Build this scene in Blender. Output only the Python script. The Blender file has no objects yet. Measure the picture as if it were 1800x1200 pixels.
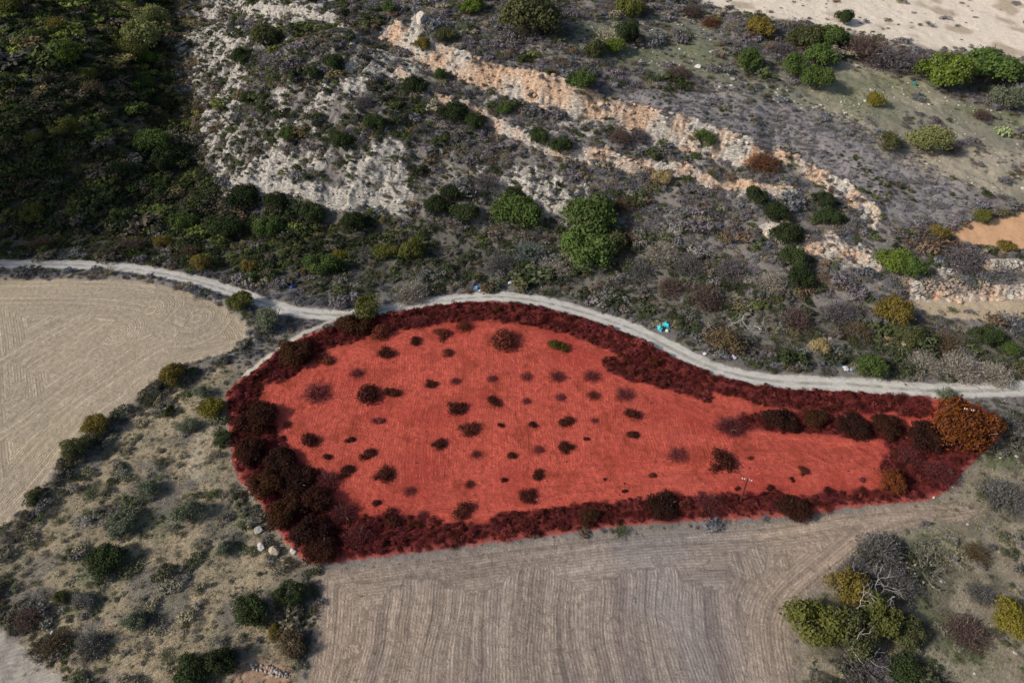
import bpy, math, random
import numpy as np
from mathutils import Vector
random.seed(7); R = np.random.RandomState(11)
C = bpy.context.scene.collection
# ------------------------------------------------------------------ camera, sky, sun, exposure
CAM_H, PITCH, FPX = 95.0, math.radians(42), 1200.0
cd = bpy.data.cameras.new("camera"); cam = bpy.data.objects.new("camera", cd); C.objects.link(cam)
cam.location = (0, 0, CAM_H); cam.rotation_euler = (math.pi/2 - PITCH, 0, 0)
cd.sensor_width = 36; cd.lens = 24; cd.clip_end = 3000; cd.clip_start = 1
bpy.context.scene.camera = cam
SUN_EL, SUN_AZ = math.radians(34), math.radians(198)      # azimuth measured from +X towards +Y: light comes from the left
sd = Vector((math.cos(SUN_EL)*math.cos(SUN_AZ), math.cos(SUN_EL)*math.sin(SUN_AZ), math.sin(SUN_EL)))
w = bpy.data.worlds.new("World"); bpy.context.scene.world = w; w.use_nodes = True
nt = w.node_tree; bg = nt.nodes["Background"]
sky = nt.nodes.new("ShaderNodeTexSky"); sky.sky_type = 'NISHITA'; sky.sun_disc = False
sky.sun_elevation = SUN_EL; sky.sun_rotation = math.pi/2 - SUN_AZ
sky.air_density = 1.0; sky.dust_density = 2.5
nt.links.new(sky.outputs[0], bg.inputs[0]); bg.inputs[1].default_value = 0.092
sl = bpy.data.lights.new("sun", 'SUN'); sl.energy = 3.3; sl.angle = math.radians(5); sl.color = (1, 0.93, 0.84)
so = bpy.data.objects.new("sun", sl); C.objects.link(so); so.rotation_euler = sd.to_track_quat('Z', 'Y').to_euler()
vs = bpy.context.scene.view_settings
vs.view_transform = 'Standard'; vs.look = 'None'; vs.gamma = 1; vs.exposure = 0.26; vs.use_curve_mapping = False

# ------------------------------------------------------------------ survey: photo bearings -> ground
CP, SP = math.cos(PITCH), math.sin(PITCH)
def rays(px, py):
    a = (np.asarray(px, float) - 900)/FPX; b = (600 - np.asarray(py, float))/FPX
    return np.stack([a, CP + b*SP, -SP + b*CP], -1)
def at_z(px, py, z):
    d = rays(px, py); t = (np.asarray(z, float) - CAM_H)/d[..., 2]
    return d[..., 0]*t, d[..., 1]*t
# ------------------------------------------------------------------ noise
_G = np.random.RandomState(3).randn(256, 256).astype(np.float32)
_A = (np.random.RandomState(5).rand(256, 256)*6.2831853).astype(np.float32)
_GX, _GY = np.cos(_A), np.sin(_A)
def perlin(x, y):
    xi = np.floor(x).astype(np.int64); yi = np.floor(y).astype(np.int64)
    fx = (x - xi).astype(np.float32); fy = (y - yi).astype(np.float32)
    u = fx*fx*fx*(fx*(fx*6-15)+10); v = fy*fy*fy*(fy*(fy*6-15)+10)
    x0, x1, y0, y1 = xi & 255, (xi+1) & 255, yi & 255, (yi+1) & 255
    g = lambda a, b, p, q: _GX[a, b]*p + _GY[a, b]*q
    a = g(x0, y0, fx, fy); b = g(x1, y0, fx-1, fy); c = g(x0, y1, fx, fy-1); d = g(x1, y1, fx-1, fy-1)
    a = a + u*(b-a); c = c + u*(d-c)
    return (a + v*(c-a))*1.4
def fbm(x, y, s, o=4, off=0.0, g=0.5):
    r = 0; a = 1; t = 0
    for i in range(o):
        r = r + a*perlin(x/s + off + 17.3*i, y/s + off*1.7 + 9.1*i); t += a; a *= g; s = s/2.03
    return r/t
def ridged(x, y, s, o=4, off=0.0):
    r = 0; a = 1; t = 0
    for i in range(o):
        r = r + a*(1 - 2*np.abs(perlin(x/s + off + 7.7*i, y/s - off + 3.3*i))); t += a; a *= .55; s = s/2.1
    return r/t
def ss(a, b, x):
    t = np.clip((x - a)/(b - a), 0, 1); return t*t*(3 - 2*t)
# ------------------------------------------------------------------ terrain height: thin plate through surveyed spot heights
SPOT = [(0,1200,0),(450,1200,0),(900,1200,0),(1350,1200,0),(1800,1200,0),(0,950,.6),(450,900,0),(900,900,0),(1350,900,0),(1800,900,0),
 (0,650,.5),(250,650,.3),(600,700,0),(900,700,0),(1200,760,0),(1500,760,-.3),(1800,740,0),(0,490,0),(300,490,0),(500,560,0),(700,560,0),(900,540,0),
 (1100,590,0),(1300,670,0),(1650,690,0),
 (0,440,-1),(250,435,-1.5),(450,440,-1.5),(700,450,-1.5),(900,450,-1),(1100,500,-.5),(1300,580,0),(1500,610,.5),(1800,640,0),
 (0,400,-1),(200,390,-2),(380,375,-2),(560,395,-1),(700,385,0),(850,380,2),(1000,400,3),(1150,430,4),(1300,430,5),(1450,500,4.5),(1600,560,2),
 (1700,500,4.5),(1800,540,3),
 (0,250,13),(150,250,9.5),(150,100,20),(0,100,23),(0,0,30),(150,0,25),(250,130,11),(300,60,5.5),(290,0,9),(315,200,2.5),(350,290,0),
 (350,100,12),(400,250,6),(420,60,20),(480,150,19),(480,0,28),(500,300,6.5),(600,100,26),(600,0,30),(650,250,14),(600,340,4),(760,310,8),
 (700,60,27.5),(700,150,22),(820,200,17.5),(850,300,10),(1000,250,15),(1000,330,9),(1150,320,10),(1200,260,14),(1350,350,9),(1480,420,7),
 (850,80,27),(900,0,31),(1000,130,24),(1200,100,24),(1200,0,29),(1350,200,18.5),(1500,100,22.5),(1500,0,27),(1500,250,15.5),(1800,300,11.5),
 (1800,150,18),(1800,0,25),(1600,380,9),(1720,410,7.5),(1800,400,7.5),(1600,440,7),
 (-300,0,33),(-300,250,14),(-300,420,0),(-300,650,1),(-300,1000,1),(2100,1000,0),(2100,700,0),(2100,500,4),(2100,300,12),(2100,0,26)]
sp = np.array(SPOT, float); sx, sy = at_z(sp[:, 0], sp[:, 1], sp[:, 2])
ex = np.array([(-330,420,48),(0,420,46),(330,420,40),(-330,250,30),(330,250,26),(-70,10,0),(70,10,0),(0,330,40),(-160,330,34),(170,330,38)], float)
KX = np.r_[sx, ex[:, 0]]; KY = np.r_[sy, ex[:, 1]]; KZ = np.r_[sp[:, 2], ex[:, 2]]
def _phi(r2): return np.where(r2 > 1e-9, r2*np.log(r2 + 1e-12), 0)
n = len(KX); SC = 100.0
A = _phi(((KX[:, None]-KX)**2 + (KY[:, None]-KY)**2)/SC**2) + np.eye(n)*0.003
Pm = np.c_[np.ones(n), KX/SC, KY/SC]
sol = np.linalg.solve(np.block([[A, Pm], [Pm.T, np.zeros((3, 3))]]), np.r_[KZ, 0, 0, 0])
RX = np.arange(-420, 421, 2.0); RY = np.arange(0, 441, 2.0)
gx, gy = np.meshgrid(RX, RY)
gz = sol[n] + sol[n+1]*gx/SC + sol[n+2]*gy/SC
for i in range(n): gz += sol[i]*_phi(((gx-KX[i])**2 + (gy-KY[i])**2)/SC**2)
def bil(G, x0, y0, st, X, Y):
    u = np.clip((X - x0)/st, 0, G.shape[1]-1.001); v = np.clip((Y - y0)/st, 0, G.shape[0]-1.001)
    i = u.astype(int); j = v.astype(int); fu = u-i; fv = v-j
    return (G[j, i]*(1-fu) + G[j, i+1]*fu)*(1-fv) + (G[j+1, i]*(1-fu) + G[j+1, i+1]*fu)*fv
def base_h(X, Y): return bil(gz, -420, 0, 2.0, X, Y)
def cast(px, py, hf, lift=0.0):
    d = rays(px, py); shp = d.shape[:-1]; d = d.reshape(-1, 3)
    t = np.full(len(d), 60.0); step = 1.0; done = np.zeros(len(d), bool)
    lo = t.copy()
    for k in range(420):
        h = hf(d[:, 0]*t, d[:, 1]*t) + lift
        below = CAM_H + d[:, 2]*t < h
        done |= below
        lo = np.where(done, lo, t); t = np.where(done, t, t + step)
        if done.all(): break
    hi = t
    for k in range(12):
        m = (lo+hi)/2; b = CAM_H + d[:, 2]*m < hf(d[:, 0]*m, d[:, 1]*m) + lift
        hi = np.where(b, m, hi); lo = np.where(b, lo, m)
    return (d[:, 0]*hi).reshape(shp), (d[:, 1]*hi).reshape(shp), hi.reshape(shp)
def W(pts, hf=base_h):
    a = np.array(pts, float); x, y, t = cast(a[:, 0], a[:, 1], hf); return np.c_[x, y]
def poly_sd(X, Y, P):     # signed distance, + inside
    d2 = np.full(X.shape, 1e12); ins = np.zeros(X.shape, bool); m = len(P)
    for i in range(m):
        ax, ay = P[i]; bx, by = P[(i+1) % m]; ex_, ey_ = bx-ax, by-ay; L = ex_*ex_+ey_*ey_+1e-9
        t = np.clip(((X-ax)*ex_ + (Y-ay)*ey_)/L, 0, 1)
        d2 = np.minimum(d2, (X-ax-t*ex_)**2 + (Y-ay-t*ey_)**2)
        if ay != by:
            c = ((ay > Y) != (by > Y)) & (X < (bx-ax)*(Y-ay)/(by-ay) + ax); ins ^= c
    d = np.sqrt(d2); return np.where(ins, d, -d)
def line_sd(X, Y, P):     # (distance, signed side (+ = left of travel), fraction along, arc length)
    bd = np.full(X.shape, 1e12); side = np.zeros(X.shape); al = np.zeros(X.shape); s = 0.0
    T = sum(math.dist(P[i], P[i+1]) for i in range(len(P)-1))
    for i in range(len(P)-1):
        ax, ay = P[i]; bx, by = P[i+1]; ex_, ey_ = bx-ax, by-ay; L = math.hypot(ex_, ey_)
        t = ((X-ax)*ex_ + (Y-ay)*ey_)/L**2; tc = np.clip(t, 0, 1)
        d2 = (X-ax-tc*ex_)**2 + (Y-ay-tc*ey_)**2
        b = d2 < bd; bd = np.where(b, d2, bd); side = np.where(b, np.sign(ex_*(Y-ay) - ey_*(X-ax)), side)
        al = np.where(b, (s + tc*L)/T, al); s += L
    return np.sqrt(bd), side, al, T
def smooth_line(P, k=3):
    P = np.array(P, float)
    for _ in range(k):
        q = [P[0]]
        for i in range(len(P)-1): q += [P[i]*.75+P[i+1]*.25, P[i]*.25+P[i+1]*.75]
        q.append(P[-1]); P = np.array(q)
    return P
# rock ledges (left to right as seen, uphill is on the left of travel): pixels, height m, fall-off m, wander m
LEDGE = [([(672,46),(700,66),(760,99),(830,122),(900,144),(960,166),(1020,184),(1090,202),(1160,222),(1240,250),(1300,269),(1360,279)], 6.8, 18, .8),
 ([(1350,272),(1420,290),(1460,312),(1500,345),(1540,385)], 2.6, 9, 1.2),
 ([(680,100),(740,150),(830,188),(920,228),(1000,258),(1090,275),(1200,292),(1330,325),(1420,345)], 2.4, 8, 1.5),
 ([(300,20),(400,30),(520,20),(620,45)], 2.5, 8, 2.5), ([(395,335),(470,330),(560,345),(650,355),(730,345)], 3.0, 8, 2.0),
 ([(860,335),(930,345),(1010,372)], 2.2, 6, 1.6), ([(1330,400),(1420,430),(1480,445),(1560,470)], 2.0, 6, 1.5),
 ([(-60,402),(150,400),(330,410),(520,420),(700,428)], 1.3, 4, .5), ([(-60,425),(150,425),(330,436),(520,448),(640,462)], 1.1, 3.5, .5),
 ([(1580,512),(1650,516),(1740,512),(1830,508)], 2.2, 6, .3), ([(1640,480),(1740,466),(1840,468)], 1.5, 4, .3), ([(1585,560),(1660,572),(1740,585),(1840,580)], 1.2, 4, .5),
 ([(1640,690),(1620,712),(1570,735),(1500,742),(1420,742),(1340,738)][::-1], 1.0, 5, .3)]
GX0, GY0, GST = -290.0, 8.0, 1.0
_gX, _gY = np.meshgrid(np.arange(GX0, 291, GST), np.arange(GY0, 341, GST))
LW = []
for p, h, L, wd in LEDGE:
    P = W(smooth_line(p, 2)); d, s_, a_, T_l = line_sd(_gX, _gY, P); LW.append((P, h, L, wd, d*s_, a_))
def ledges(X, Y):
    z = np.zeros(X.shape); m = np.zeros(X.shape)
    for P, h, L, wd, SDG, ALG in LW:
        x0, y0 = P.min(0)-6*L; x1, y1 = P.max(0)+6*L
        k = (X > x0) & (X < x1) & (Y > y0) & (Y < y1)
        if not k.any(): continue
        x, y = X[k], Y[k]
        cr_ = ridged(x, y, 2.6, 3, 5.5)*.45 + fbm(x, y, 1.3, 3, 2.6)*.5
        xx = x + fbm(x, y, 9, 3, 3.1)*wd*1.6 + cr_; yy = y + fbm(x, y, 9, 3, 8.4)*wd*1.6 + cr_
        sd_ = bil(SDG, GX0, GY0, GST, xx, yy); d = np.abs(sd_); a = bil(ALG, GX0, GY0, GST, xx, yy)
        endf = ss(0, .06, a)*(1 - ss(.94, 1, a)); endf = np.where(d > L*2.2, endf*0, endf)
        wface = .22*h + .3
        hh = h*(.75 + .5*fbm(x, y, 14, 2, 5.5))
        st = np.clip(sd_/wface, -1, 1)
        strat = st + .16*np.sin(st*7.5 + fbm(x, y, 4, 2, 1.1)*4)*(1-st*st)
        z[k] += endf*hh*.5*strat*np.exp(-np.maximum(d-wface, 0)/L)
        if h > 1.4: m[k] = np.maximum(m[k], endf*(1 - ss(wface*.9, wface*1.5 + .5, np.abs(sd_ + .2))))
    return z, m
# ---- ground zones (outlines walked on the ground)
Zp = dict(
 red=[(398,690),(440,655),(480,620),(540,590),(600,566),(700,547),(780,533),(850,529),(920,536),(1000,552),(1080,577),(1140,606),(1200,637),(1260,661),(1330,678),(1400,686),(1480,686),(1560,693),(1640,700),(1700,705),(1760,735),(1755,770),(1700,820),(1665,860),(1640,880),(1500,890),(1420,905),(1300,912),(1150,918),(1000,935),(850,955),(700,975),(590,990),(530,985),(500,950),(470,900),(440,860),(412,830),(405,770)],
 straw=[(-90,492),(0,492),(150,490),(250,495),(330,512),(390,538),(425,560),(443,590),(430,608),(390,625),(330,640),(290,660),(240,700),(180,740),(130,790),(90,840),(50,890),(0,935),(-90,1010)],
 stub=[(560,1005),(700,987),(850,965),(1000,945),(1150,930),(1300,925),(1400,915),(1500,898),(1640,885),(1720,893),(1740,905),(1680,915),(1600,925),(1540,945),(1500,980),(1450,1020),(1410,1055),(1385,1090),(1390,1150),(1450,1430),(480,1430),(545,1180),(555,1110),(560,1060)],
 pale=[(1130,-60),(1240,12),(1330,28),(1400,42),(1500,58),(1560,78),(1650,95),(1740,88),(1790,110),(2000,180),(2000,-60)],
 tan=[(1662,412),(1690,396),(1740,385),(1800,372),(1960,360),(1960,455),(1800,447),(1740,440)],
 strip=[(1575,528),(1640,520),(1720,522),(1800,516),(1950,512),(1950,560),(1800,562),(1740,566),(1660,556),(1600,548)],
 trail=[(-80,1095),(0,1112),(45,1130),(95,1165),(130,1215),(150,1300),(-80,1300)],
 orange=[(415,1165),(450,1150),(500,1160),(520,1190),(520,1280),(400,1280)],
 lowleft=[(445,655),(400,690),(408,830),(440,870),(500,960),(560,1000),(545,1100),(500,1290),(-90,1290),(-90,1000),(0,940),(100,850),(180,755),(290,670),(390,635)],
 lowright=[(1640,890),(1700,830),(1760,760),(1950,760),(1950,1300),(1420,1300),(1390,1090),(1450,1020),(1540,945),(1680,915)],
 spur=[(290,-40),(330,60),(335,160),(350,260),(390,350),(520,380),(680,385),(780,370),(1000,385),(1080,350),(900,300),(760,250),(680,130),(650,30),(640,-40)],
 ravine=[(-200,-60),(290,-60),(305,60),(330,200),(350,290),(400,380),(560,400),(560,425),(300,415),(-200,400)],
 valley=[(-200,395),(380,385),(560,370),(760,390),(900,440),(1000,480),(860,500),(640,520),(480,500),(300,460),(-200,445)],
 belt=[(680,515),(900,500),(1100,540),(1250,630),(1400,655),(1700,670),(1950,665),(1950,600),(1700,590),(1500,570),(1350,480),(1150,420),(950,380),(700,420),(500,470),(560,520)],
 mead=[(960,70),(1120,20),(1260,30),(1300,110),(1500,120),(1600,140),(1620,180),(1480,210),(1330,170),(1150,130),(1060,120)],
 mead2=[(1560,60),(1640,170),(1800,215),(1950,220),(1950,420),(1720,330),(1600,300),(1480,220),(1400,160)],
 heath=[(1050,165),(1200,150),(1350,180),(1500,195),(1620,270),(1720,340),(1700,375),(1620,400),(1540,390),(1440,300),(1330,250),(1200,215)],
 flank=[(290,-40),(345,-40),(350,60),(350,200),(345,280),(310,120)],
 greens=[(1590,950),(1640,950),(1650,1060),(1640,1130),(1680,1290),(1580,1290),(1600,1130)])
_rough = lambda X, Y: base_h(X, Y)
def H0(X, Y):
    z, m = ledges(X, Y); return base_h(X, Y) + z
ZW = {k: W(smooth_line(v + [v[0]], 1)[:-1], H0) for k, v in Zp.items()}
ROAD = smooth_line(W([(-160,468),(0,466),(130,464),(230,471),(310,485),(380,503),(440,524),(500,544),(560,553),(620,552),(690,541),(740,532),(800,525),(860,520),(920,524),(980,535),(1040,552),(1090,569),(1140,590),(1190,617),(1240,642),(1300,660),(1370,671),(1440,673),(1500,674),(1600,684),(1700,688),(1800,682),(1960,676)], H0), 3)
TRACK = smooth_line(W([(600,560),(555,574),(520,594),(490,614),(462,636),(430,662)], H0), 2)
TRACK2 = smooth_line(W([(372,735),(355,765),(340,800),(345,830)], H0), 2)
RBAND = [([(405,700),(470,660),(540,615),(600,585),(700,565),(800,548),(900,550),(1000,568),(1080,600),(1160,640),(1240,668),(1330,690),(1450,700),(1600,708)], 3.9),
 ([(420,720),(440,800),(500,860),(540,920),(580,960),(640,960),(720,955)], 6.5), ([(720,958),(850,935),(1000,912),(1150,898),(1300,893),(1450,893),(1560,880),(1640,865)], 2.9),
 ([(1320,738),(1400,742),(1500,752),(1580,760),(1640,770)], 3.0), ([(1690,760),(1680,800),(1640,850),(1600,870),(1600,800)], 5.0), ([(1080,640),(1150,665),(1230,685)], 3.0)]
RBW = [(W(smooth_line(p, 2), H0), wd) for p, wd in RBAND]
GLIST = [(1110,95,60,20),(1045,55,40,15),(1230,95,40,18),(1560,150,90,20),(1720,195,50,14),(1765,205,45,14),(215,225,50,40),(1760,808,45,10),(1610,1050,22,90),(1690,1130,40,40),(180,1000,50,30),(430,900,40,16),(1650,960,40,30),(1500,175,60,25),(80,610,1,1),(500,606,22,8),(1620,1160,30,60),(250,920,50,22),(140,1060,26,16)]
GW = [(*W([(a, b)], H0)[0], W([(a+c, b)], H0)[0][0]-W([(a, b)], H0)[0][0], abs(W([(a, b-d)], H0)[0][1]-W([(a, b)], H0)[0][1])+.5) for a, b, c, d in GLIST]
RLIST = [(430,60,50,22,1),(370,60,40,25,.8),(540,20,50,18,.9),(600,60,30,20,.5),(390,190,26,60,.9),(500,170,20,50,.6),(560,190,24,40,.6),(460,310,60,30,1),(500,240,40,26,.6),(660,280,50,34,1),(680,310,50,30,1),(640,340,40,24,1),(440,350,40,20,.7),(590,350,40,22,.6),(920,310,40,18,1),(1000,335,50,18,.9),(960,325,40,12,.9),(850,300,40,16,.5),(620,130,30,50,.7),(690,240,40,20,.5),(760,230,50,10,.3),(1460,425,26,20,1.1),(1510,450,30,26,1.2),(1470,470,26,20,.7),(1480,340,40,20,.8),(1530,390,20,20,.9),(1350,410,20,14,.9),(1445,605,25,9,1),(1455,500,20,14,.6),(450,5,30,20,.8),(740,35,16,20,1.3),(330,90,20,30,.5),(400,280,24,30,.8),(540,290,40,18,.7),(1340,330,70,14,.7),(1560,345,14,10,.3),(700,110,50,22,1),(1230,280,60,12,.7),(1130,255,70,12,.7),(1010,225,60,14,.7),(880,180,60,14,.6),(1180,15,60,14,.5)]
RW = []
for a, b, c, d, e in RLIST:
    p = W([(a, b), (a+c, b), (a, b-d), (a, b+d)], H0); RW.append((*p[0], abs(p[1][0]-p[0][0]), abs(p[2][1]-p[3][1])/2+.4, e))

GP = {k: poly_sd(_gX, _gY, P) for k, P in ZW.items()}
def sgrid(P):
    d, s_, a_, T_l = line_sd(_gX, _gY, P); return d*s_
def ugrid(P): return line_sd(_gX, _gY, P)[0]
GROAD, GTR, GTR2 = sgrid(ROAD), ugrid(TRACK), ugrid(TRACK2)
GRB = [(ugrid(P), wd) for P, wd in RBW]
def gs(G, X, Y): return bil(G, GX0, GY0, GST, X, Y)
def zones(X, Y):
    q = {}
    wx = X + fbm(X, Y, 5, 3, 1.3)*1.3; wy = Y + fbm(X, Y, 5, 3, 6.1)*1.3
    fx = X + fbm(X, Y, 1.6, 3, 2.2)*.5; fy = Y + fbm(X, Y, 1.6, 3, 4.2)*.5
    for k, P in ZW.items():
        e, u, v = {'red': (.25, fx, fy), 'straw': (.4, fx, fy), 'stub': (1.0, wx, wy), 'lowleft': (1.5, wx, wy), 'lowright': (1.5, wx, wy),
                   'tan': (.6, wx, wy), 'strip': (.5, wx, wy), 'trail': (.5, wx, wy), 'orange': (.6, wx, wy)}.get(k, (4.0, wx, wy))
        x0, y0 = P.min(0)-12; x1, y1 = P.max(0)+12; s = np.full(X.shape, -20.0); b = (X > x0) & (X < x1) & (Y > y0) & (Y < y1)
        if b.any(): s[b] = gs(GP[k], u[b], v[b])
        q[k+'_d'] = s; q[k] = ss(-e, e, s)
    s = gs(GROAD, fx*.6+X*.4, fy*.6+Y*.4); d = np.abs(s); q['road_d'] = d; q['road_s'] = s
    q['road'] = 1 - ss(1.65, 2.25, d + .5*fbm(X, Y, 7, 2, 3.3) + .35*fbm(X, Y, 1.5, 2, 5.3))
    d = np.abs(gs(GTR, fx, fy)); q['track'] = (1 - ss(.5, .9, d))
    d = np.abs(gs(GTR2, fx, fy)); q['trackb'] = (1 - ss(.9, 1.8, d))
    rb = np.zeros(X.shape)
    b = q['red_d'] > -8
    for G_, wd in GRB:
        if not b.any(): break
        d = np.abs(gs(G_, wx[b], wy[b])); rb[b] = np.maximum(rb[b], 1 - ss(wd*.6, wd, d + fbm(X[b], Y[b], 6, 3, 4.4)*1.5))
    q['rband'] = rb*(q['red_d'] > -1.5)
    g = np.zeros(X.shape)
    for cx, cy, rx, ry in GW: g = np.maximum(g, np.exp(-(((wx-cx)/rx)**2 + ((wy-cy)/ry)**2)))
    q['green'] = np.clip(g*1.3*(.6+.8*ss(-.3, .4, fbm(X, Y, 3, 3, 9.9))), 0, 1)
    rk = np.zeros(X.shape)
    for cx, cy, rx, ry, e in RW: rk = np.maximum(rk, e*np.exp(-.7*(((wx-cx)/rx)**2 + ((wy-cy)/ry)**2)))
    q['rk'] = rk
    return q
# rock ribs on the spur, running down towards the valley
def rib(X, Y):
    a = math.radians(62); u = X*math.cos(a) + Y*math.sin(a); v = -X*math.sin(a) + Y*math.cos(a)
    return ridged(u*.42, v, 6.5, 5, 2.7), ridged(X, Y, 3.2, 4, 1.1)
def heights(X, Y, q=None, fine=True):
    q = q or zones(X, Y)
    z, m = ledges(X, Y)
    hill = ss(4, 12, q['road_s'])*(1 - q['pale']*.7)*(1-q['tan'])*(1-q['strip'])
    flat = np.maximum.reduce([q['road'], q['straw'], q['stub'], q['red']])
    r1, r2 = rib(X, Y)
    rock = np.clip(q['rk']*1.1 + m, 0, 1)
    H = base_h(X, Y) + z + hill*(fbm(X, Y, 16, 4, 1.9)*1.3 + fbm(X, Y, 3, 3, 6.6)*.35)
    H = H + q['spur']*(r1*1.7 - .3) + rock*(r2*1.15 - .2 + fbm(X, Y, .9, 2, 3.9)*.35) + q['ravine']*fbm(X, Y, 9, 3, 7.1)*1.2
    H = H + (1-flat)*(1-hill)*(fbm(X, Y, 5, 4, 4.9)*.28) - q['road']*.12*(q['road_s'] > -9)
    # verge banks beside the road, a low bank round the fields
    H = H + .7*np.exp(-((q['red_d']-1.6)/1.3)**2)*(1-q['road']) + .6*np.exp(-((q['straw_d']+1.5)/1.2)**2)*(1-q['road'])
    H = H + q['lowleft']*(fbm(X, Y, 7, 4, 3.7)*.7) + q['lowright']*(fbm(X, Y, 7, 4, 3.7)*.5)
    H = H + flat*(1-q['road'])*(fbm(X, Y, 20, 2, 1.2)*.35 + fbm(X, Y, .9, 3, 1.4)*.07)
    return H, m, rock, r1, r2
# ------------------------------------------------------------------ terrain mesh (a fan of quads, finer near the flyer)
NX, NY = 1300, 920
ys = np.cumsum(np.r_[14, np.interp(np.linspace(0, 1, NY-1), [0, .09, .12, .80, .9, 1], [.9, .3, .19, .32, .7, 5.4])])
ts = np.linspace(-1, 1, NX)
Xg = ts[None, :]*(78 + .80*ys[:, None]); Yg = np.repeat(ys[:, None], NX, 1)
q = zones(Xg, Yg); Hg, LM, ROCK, R1, R2 = heights(Xg, Yg, q)
print("terrain rows to", ys[-1], "z", Hg.min(), Hg.max())
def Hs(X, Y):
    X = np.asarray(X, float); Y = np.asarray(Y, float)
    r = np.interp(Y, ys, np.arange(NY)); j = np.clip(r.astype(int), 0, NY-2); f = r-j
    t = np.clip((X/(78+.80*Y) + 1)/2*(NX-1), 0, NX-1.001); i = t.astype(int); g = t-i
    return (Hg[j, i]*(1-g)+Hg[j, i+1]*g)*(1-f) + (Hg[j+1, i]*(1-g)+Hg[j+1, i+1]*g)*f
# ---- ground colours (albedo) and surface parameters
def col(*c): return np.array(c, np.float32)
def lerp(a, b, t): return a + (b-a)*t[..., None]
sh = Xg.shape
CA = np.zeros(sh+(3,), np.float32) + col(.155, .14, .13); CB = np.zeros(sh+(3,), np.float32) + col(.27, .245, .22)
bump = np.full(sh, .7); furr = np.zeros(sh); fu = np.zeros(sh)
def put(m, a, b, bp=None, fr=None):
    global CA, CB, bump, furr
    CA = lerp(CA, col(*a), m); CB = lerp(CB, col(*b), m)
    if bp is not None: bump = bump*(1-m) + bp*m
    if fr is not None: furr = furr*(1-m) + fr*m
L = lambda s, off, o=3: fbm(Xg, Yg, s, o, off)
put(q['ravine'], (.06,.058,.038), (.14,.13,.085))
put(q['heath'], (.19,.175,.185), (.33,.30,.285))
put(q['flank'], (.17,.13,.08), (.30,.24,.16))  # warm sunlight on the spur's left flank put into a tan ground colour
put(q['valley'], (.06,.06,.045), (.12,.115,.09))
put(q['belt']*.8, (.105,.098,.085), (.19,.175,.15))
put(q['mead'], (.13,.135,.095), (.23,.215,.17), .4)
put(q['mead2'], (.26,.23,.17), (.40,.35,.27), .4)
put(q['mead2']*ss(0, .3, L(22, 3.9)), (.17,.165,.115), (.27,.25,.20))
put(q['lowleft'], (.27,.22,.14), (.54,.44,.30), 1.0, 1.0)
put(q['lowleft']*ss(-.05, .25, L(9, 1.7)), (.15,.14,.12), (.30,.265,.225))
put(q['lowleft']*ss(.05, .35, L(5, 5.7))*.5, (.14,.14,.085), (.27,.25,.17))
put(q['lowright'], (.22,.19,.14), (.46,.395,.30), 1.0, .75)
put(q['lowright']*ss(-.05, .25, L(8, 8.7)), (.12,.115,.08), (.23,.205,.16))
put(q['pale'], (.60,.51,.41), (.82,.72,.60), .5)  # pale limestone, its colour also standing in for sunlight on this part
put(q['pale']*ss(.05, .35, L(12, 5.7)), (.36,.29,.21), (.55,.45,.34))
put(q['green']*.55, (.09,.115,.04), (.15,.175,.085), .6)
put(q['tan'], (.50,.29,.16), (.62,.38,.22), .25, .25)
put(q['strip'], (.36,.28,.19), (.50,.41,.29), .5)
put(q['trail'], (.30,.27,.22), (.42,.38,.33), .4)
put(q['orange'], (.30,.19,.12), (.42,.29,.20), .5)
put(q['straw'], (.31,.25,.175), (.50,.415,.315), .65, 1.0)
put(q['straw']*ss(.0, .4, L(30, 2.5)), (.37,.30,.205), (.48,.40,.285))
put(q['stub'], (.20,.158,.128), (.52,.43,.36), .85, .95)
put(q['stub']*ss(-.1, .35, L(26, 6.5)), (.21,.18,.165), (.38,.335,.31))
stubpx = ss(-12, 6, Xg + 6*L(14, 2.2))
put(q['stub']*np.clip(ss(15, -45, Xg)*ss(75, 45, Yg) + ss(20, 50, Xg)*.7, 0, 1)*.8, (.25,.18,.125), (.54,.415,.30))
put(q['red'], (.30,.048,.034), (.70,.135,.088), .75, .6)
put(q['red']*ss(.0, .35, L(5, 6.1))*.75, (.20,.036,.022), (.46,.080,.045))
put(q['red']*ss(-2, 6, Xg-18)*ss(.0, .3, L(7, 9.1))*.5, (.42,.085,.055), (.74,.15,.11))
put(q['red']*ss(.0, .35, L(18, 4.1)), (.30,.042,.03), (.54,.09,.062))
put(q['red']*np.clip(q['rband'], 0, 1), (.11,.018,.018), (.20,.035,.03), .9, 0)
put(q['red']*(1-ss(.2, 1.2, q['red_d']))*.6, (.50,.11,.09), (.62,.16,.13))
put(q['trackb']*.8, (.30,.255,.18), (.42,.36,.27), .4, 0)
put(q['track'], (.42,.38,.31), (.55,.50,.42), .3, 0)
rut = np.exp(-((np.abs(q['road_s'])-.85)/.32)**2)
put(q['road'], (.44,.415,.37), (.62,.595,.545), .5, 0)
put(q['road']*np.exp(-(q['road_s']/.38)**2)*ss(-.3, .2, L(3, 3.3)), (.20,.195,.14), (.38,.36,.30))
put(q['road']*ss(-.05, .3, L(3.5, 8.3))*.7, (.34,.31,.26), (.48,.46,.42))
put(q['road']*rut*.8, (.55,.53,.49), (.64,.62,.58))
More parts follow.
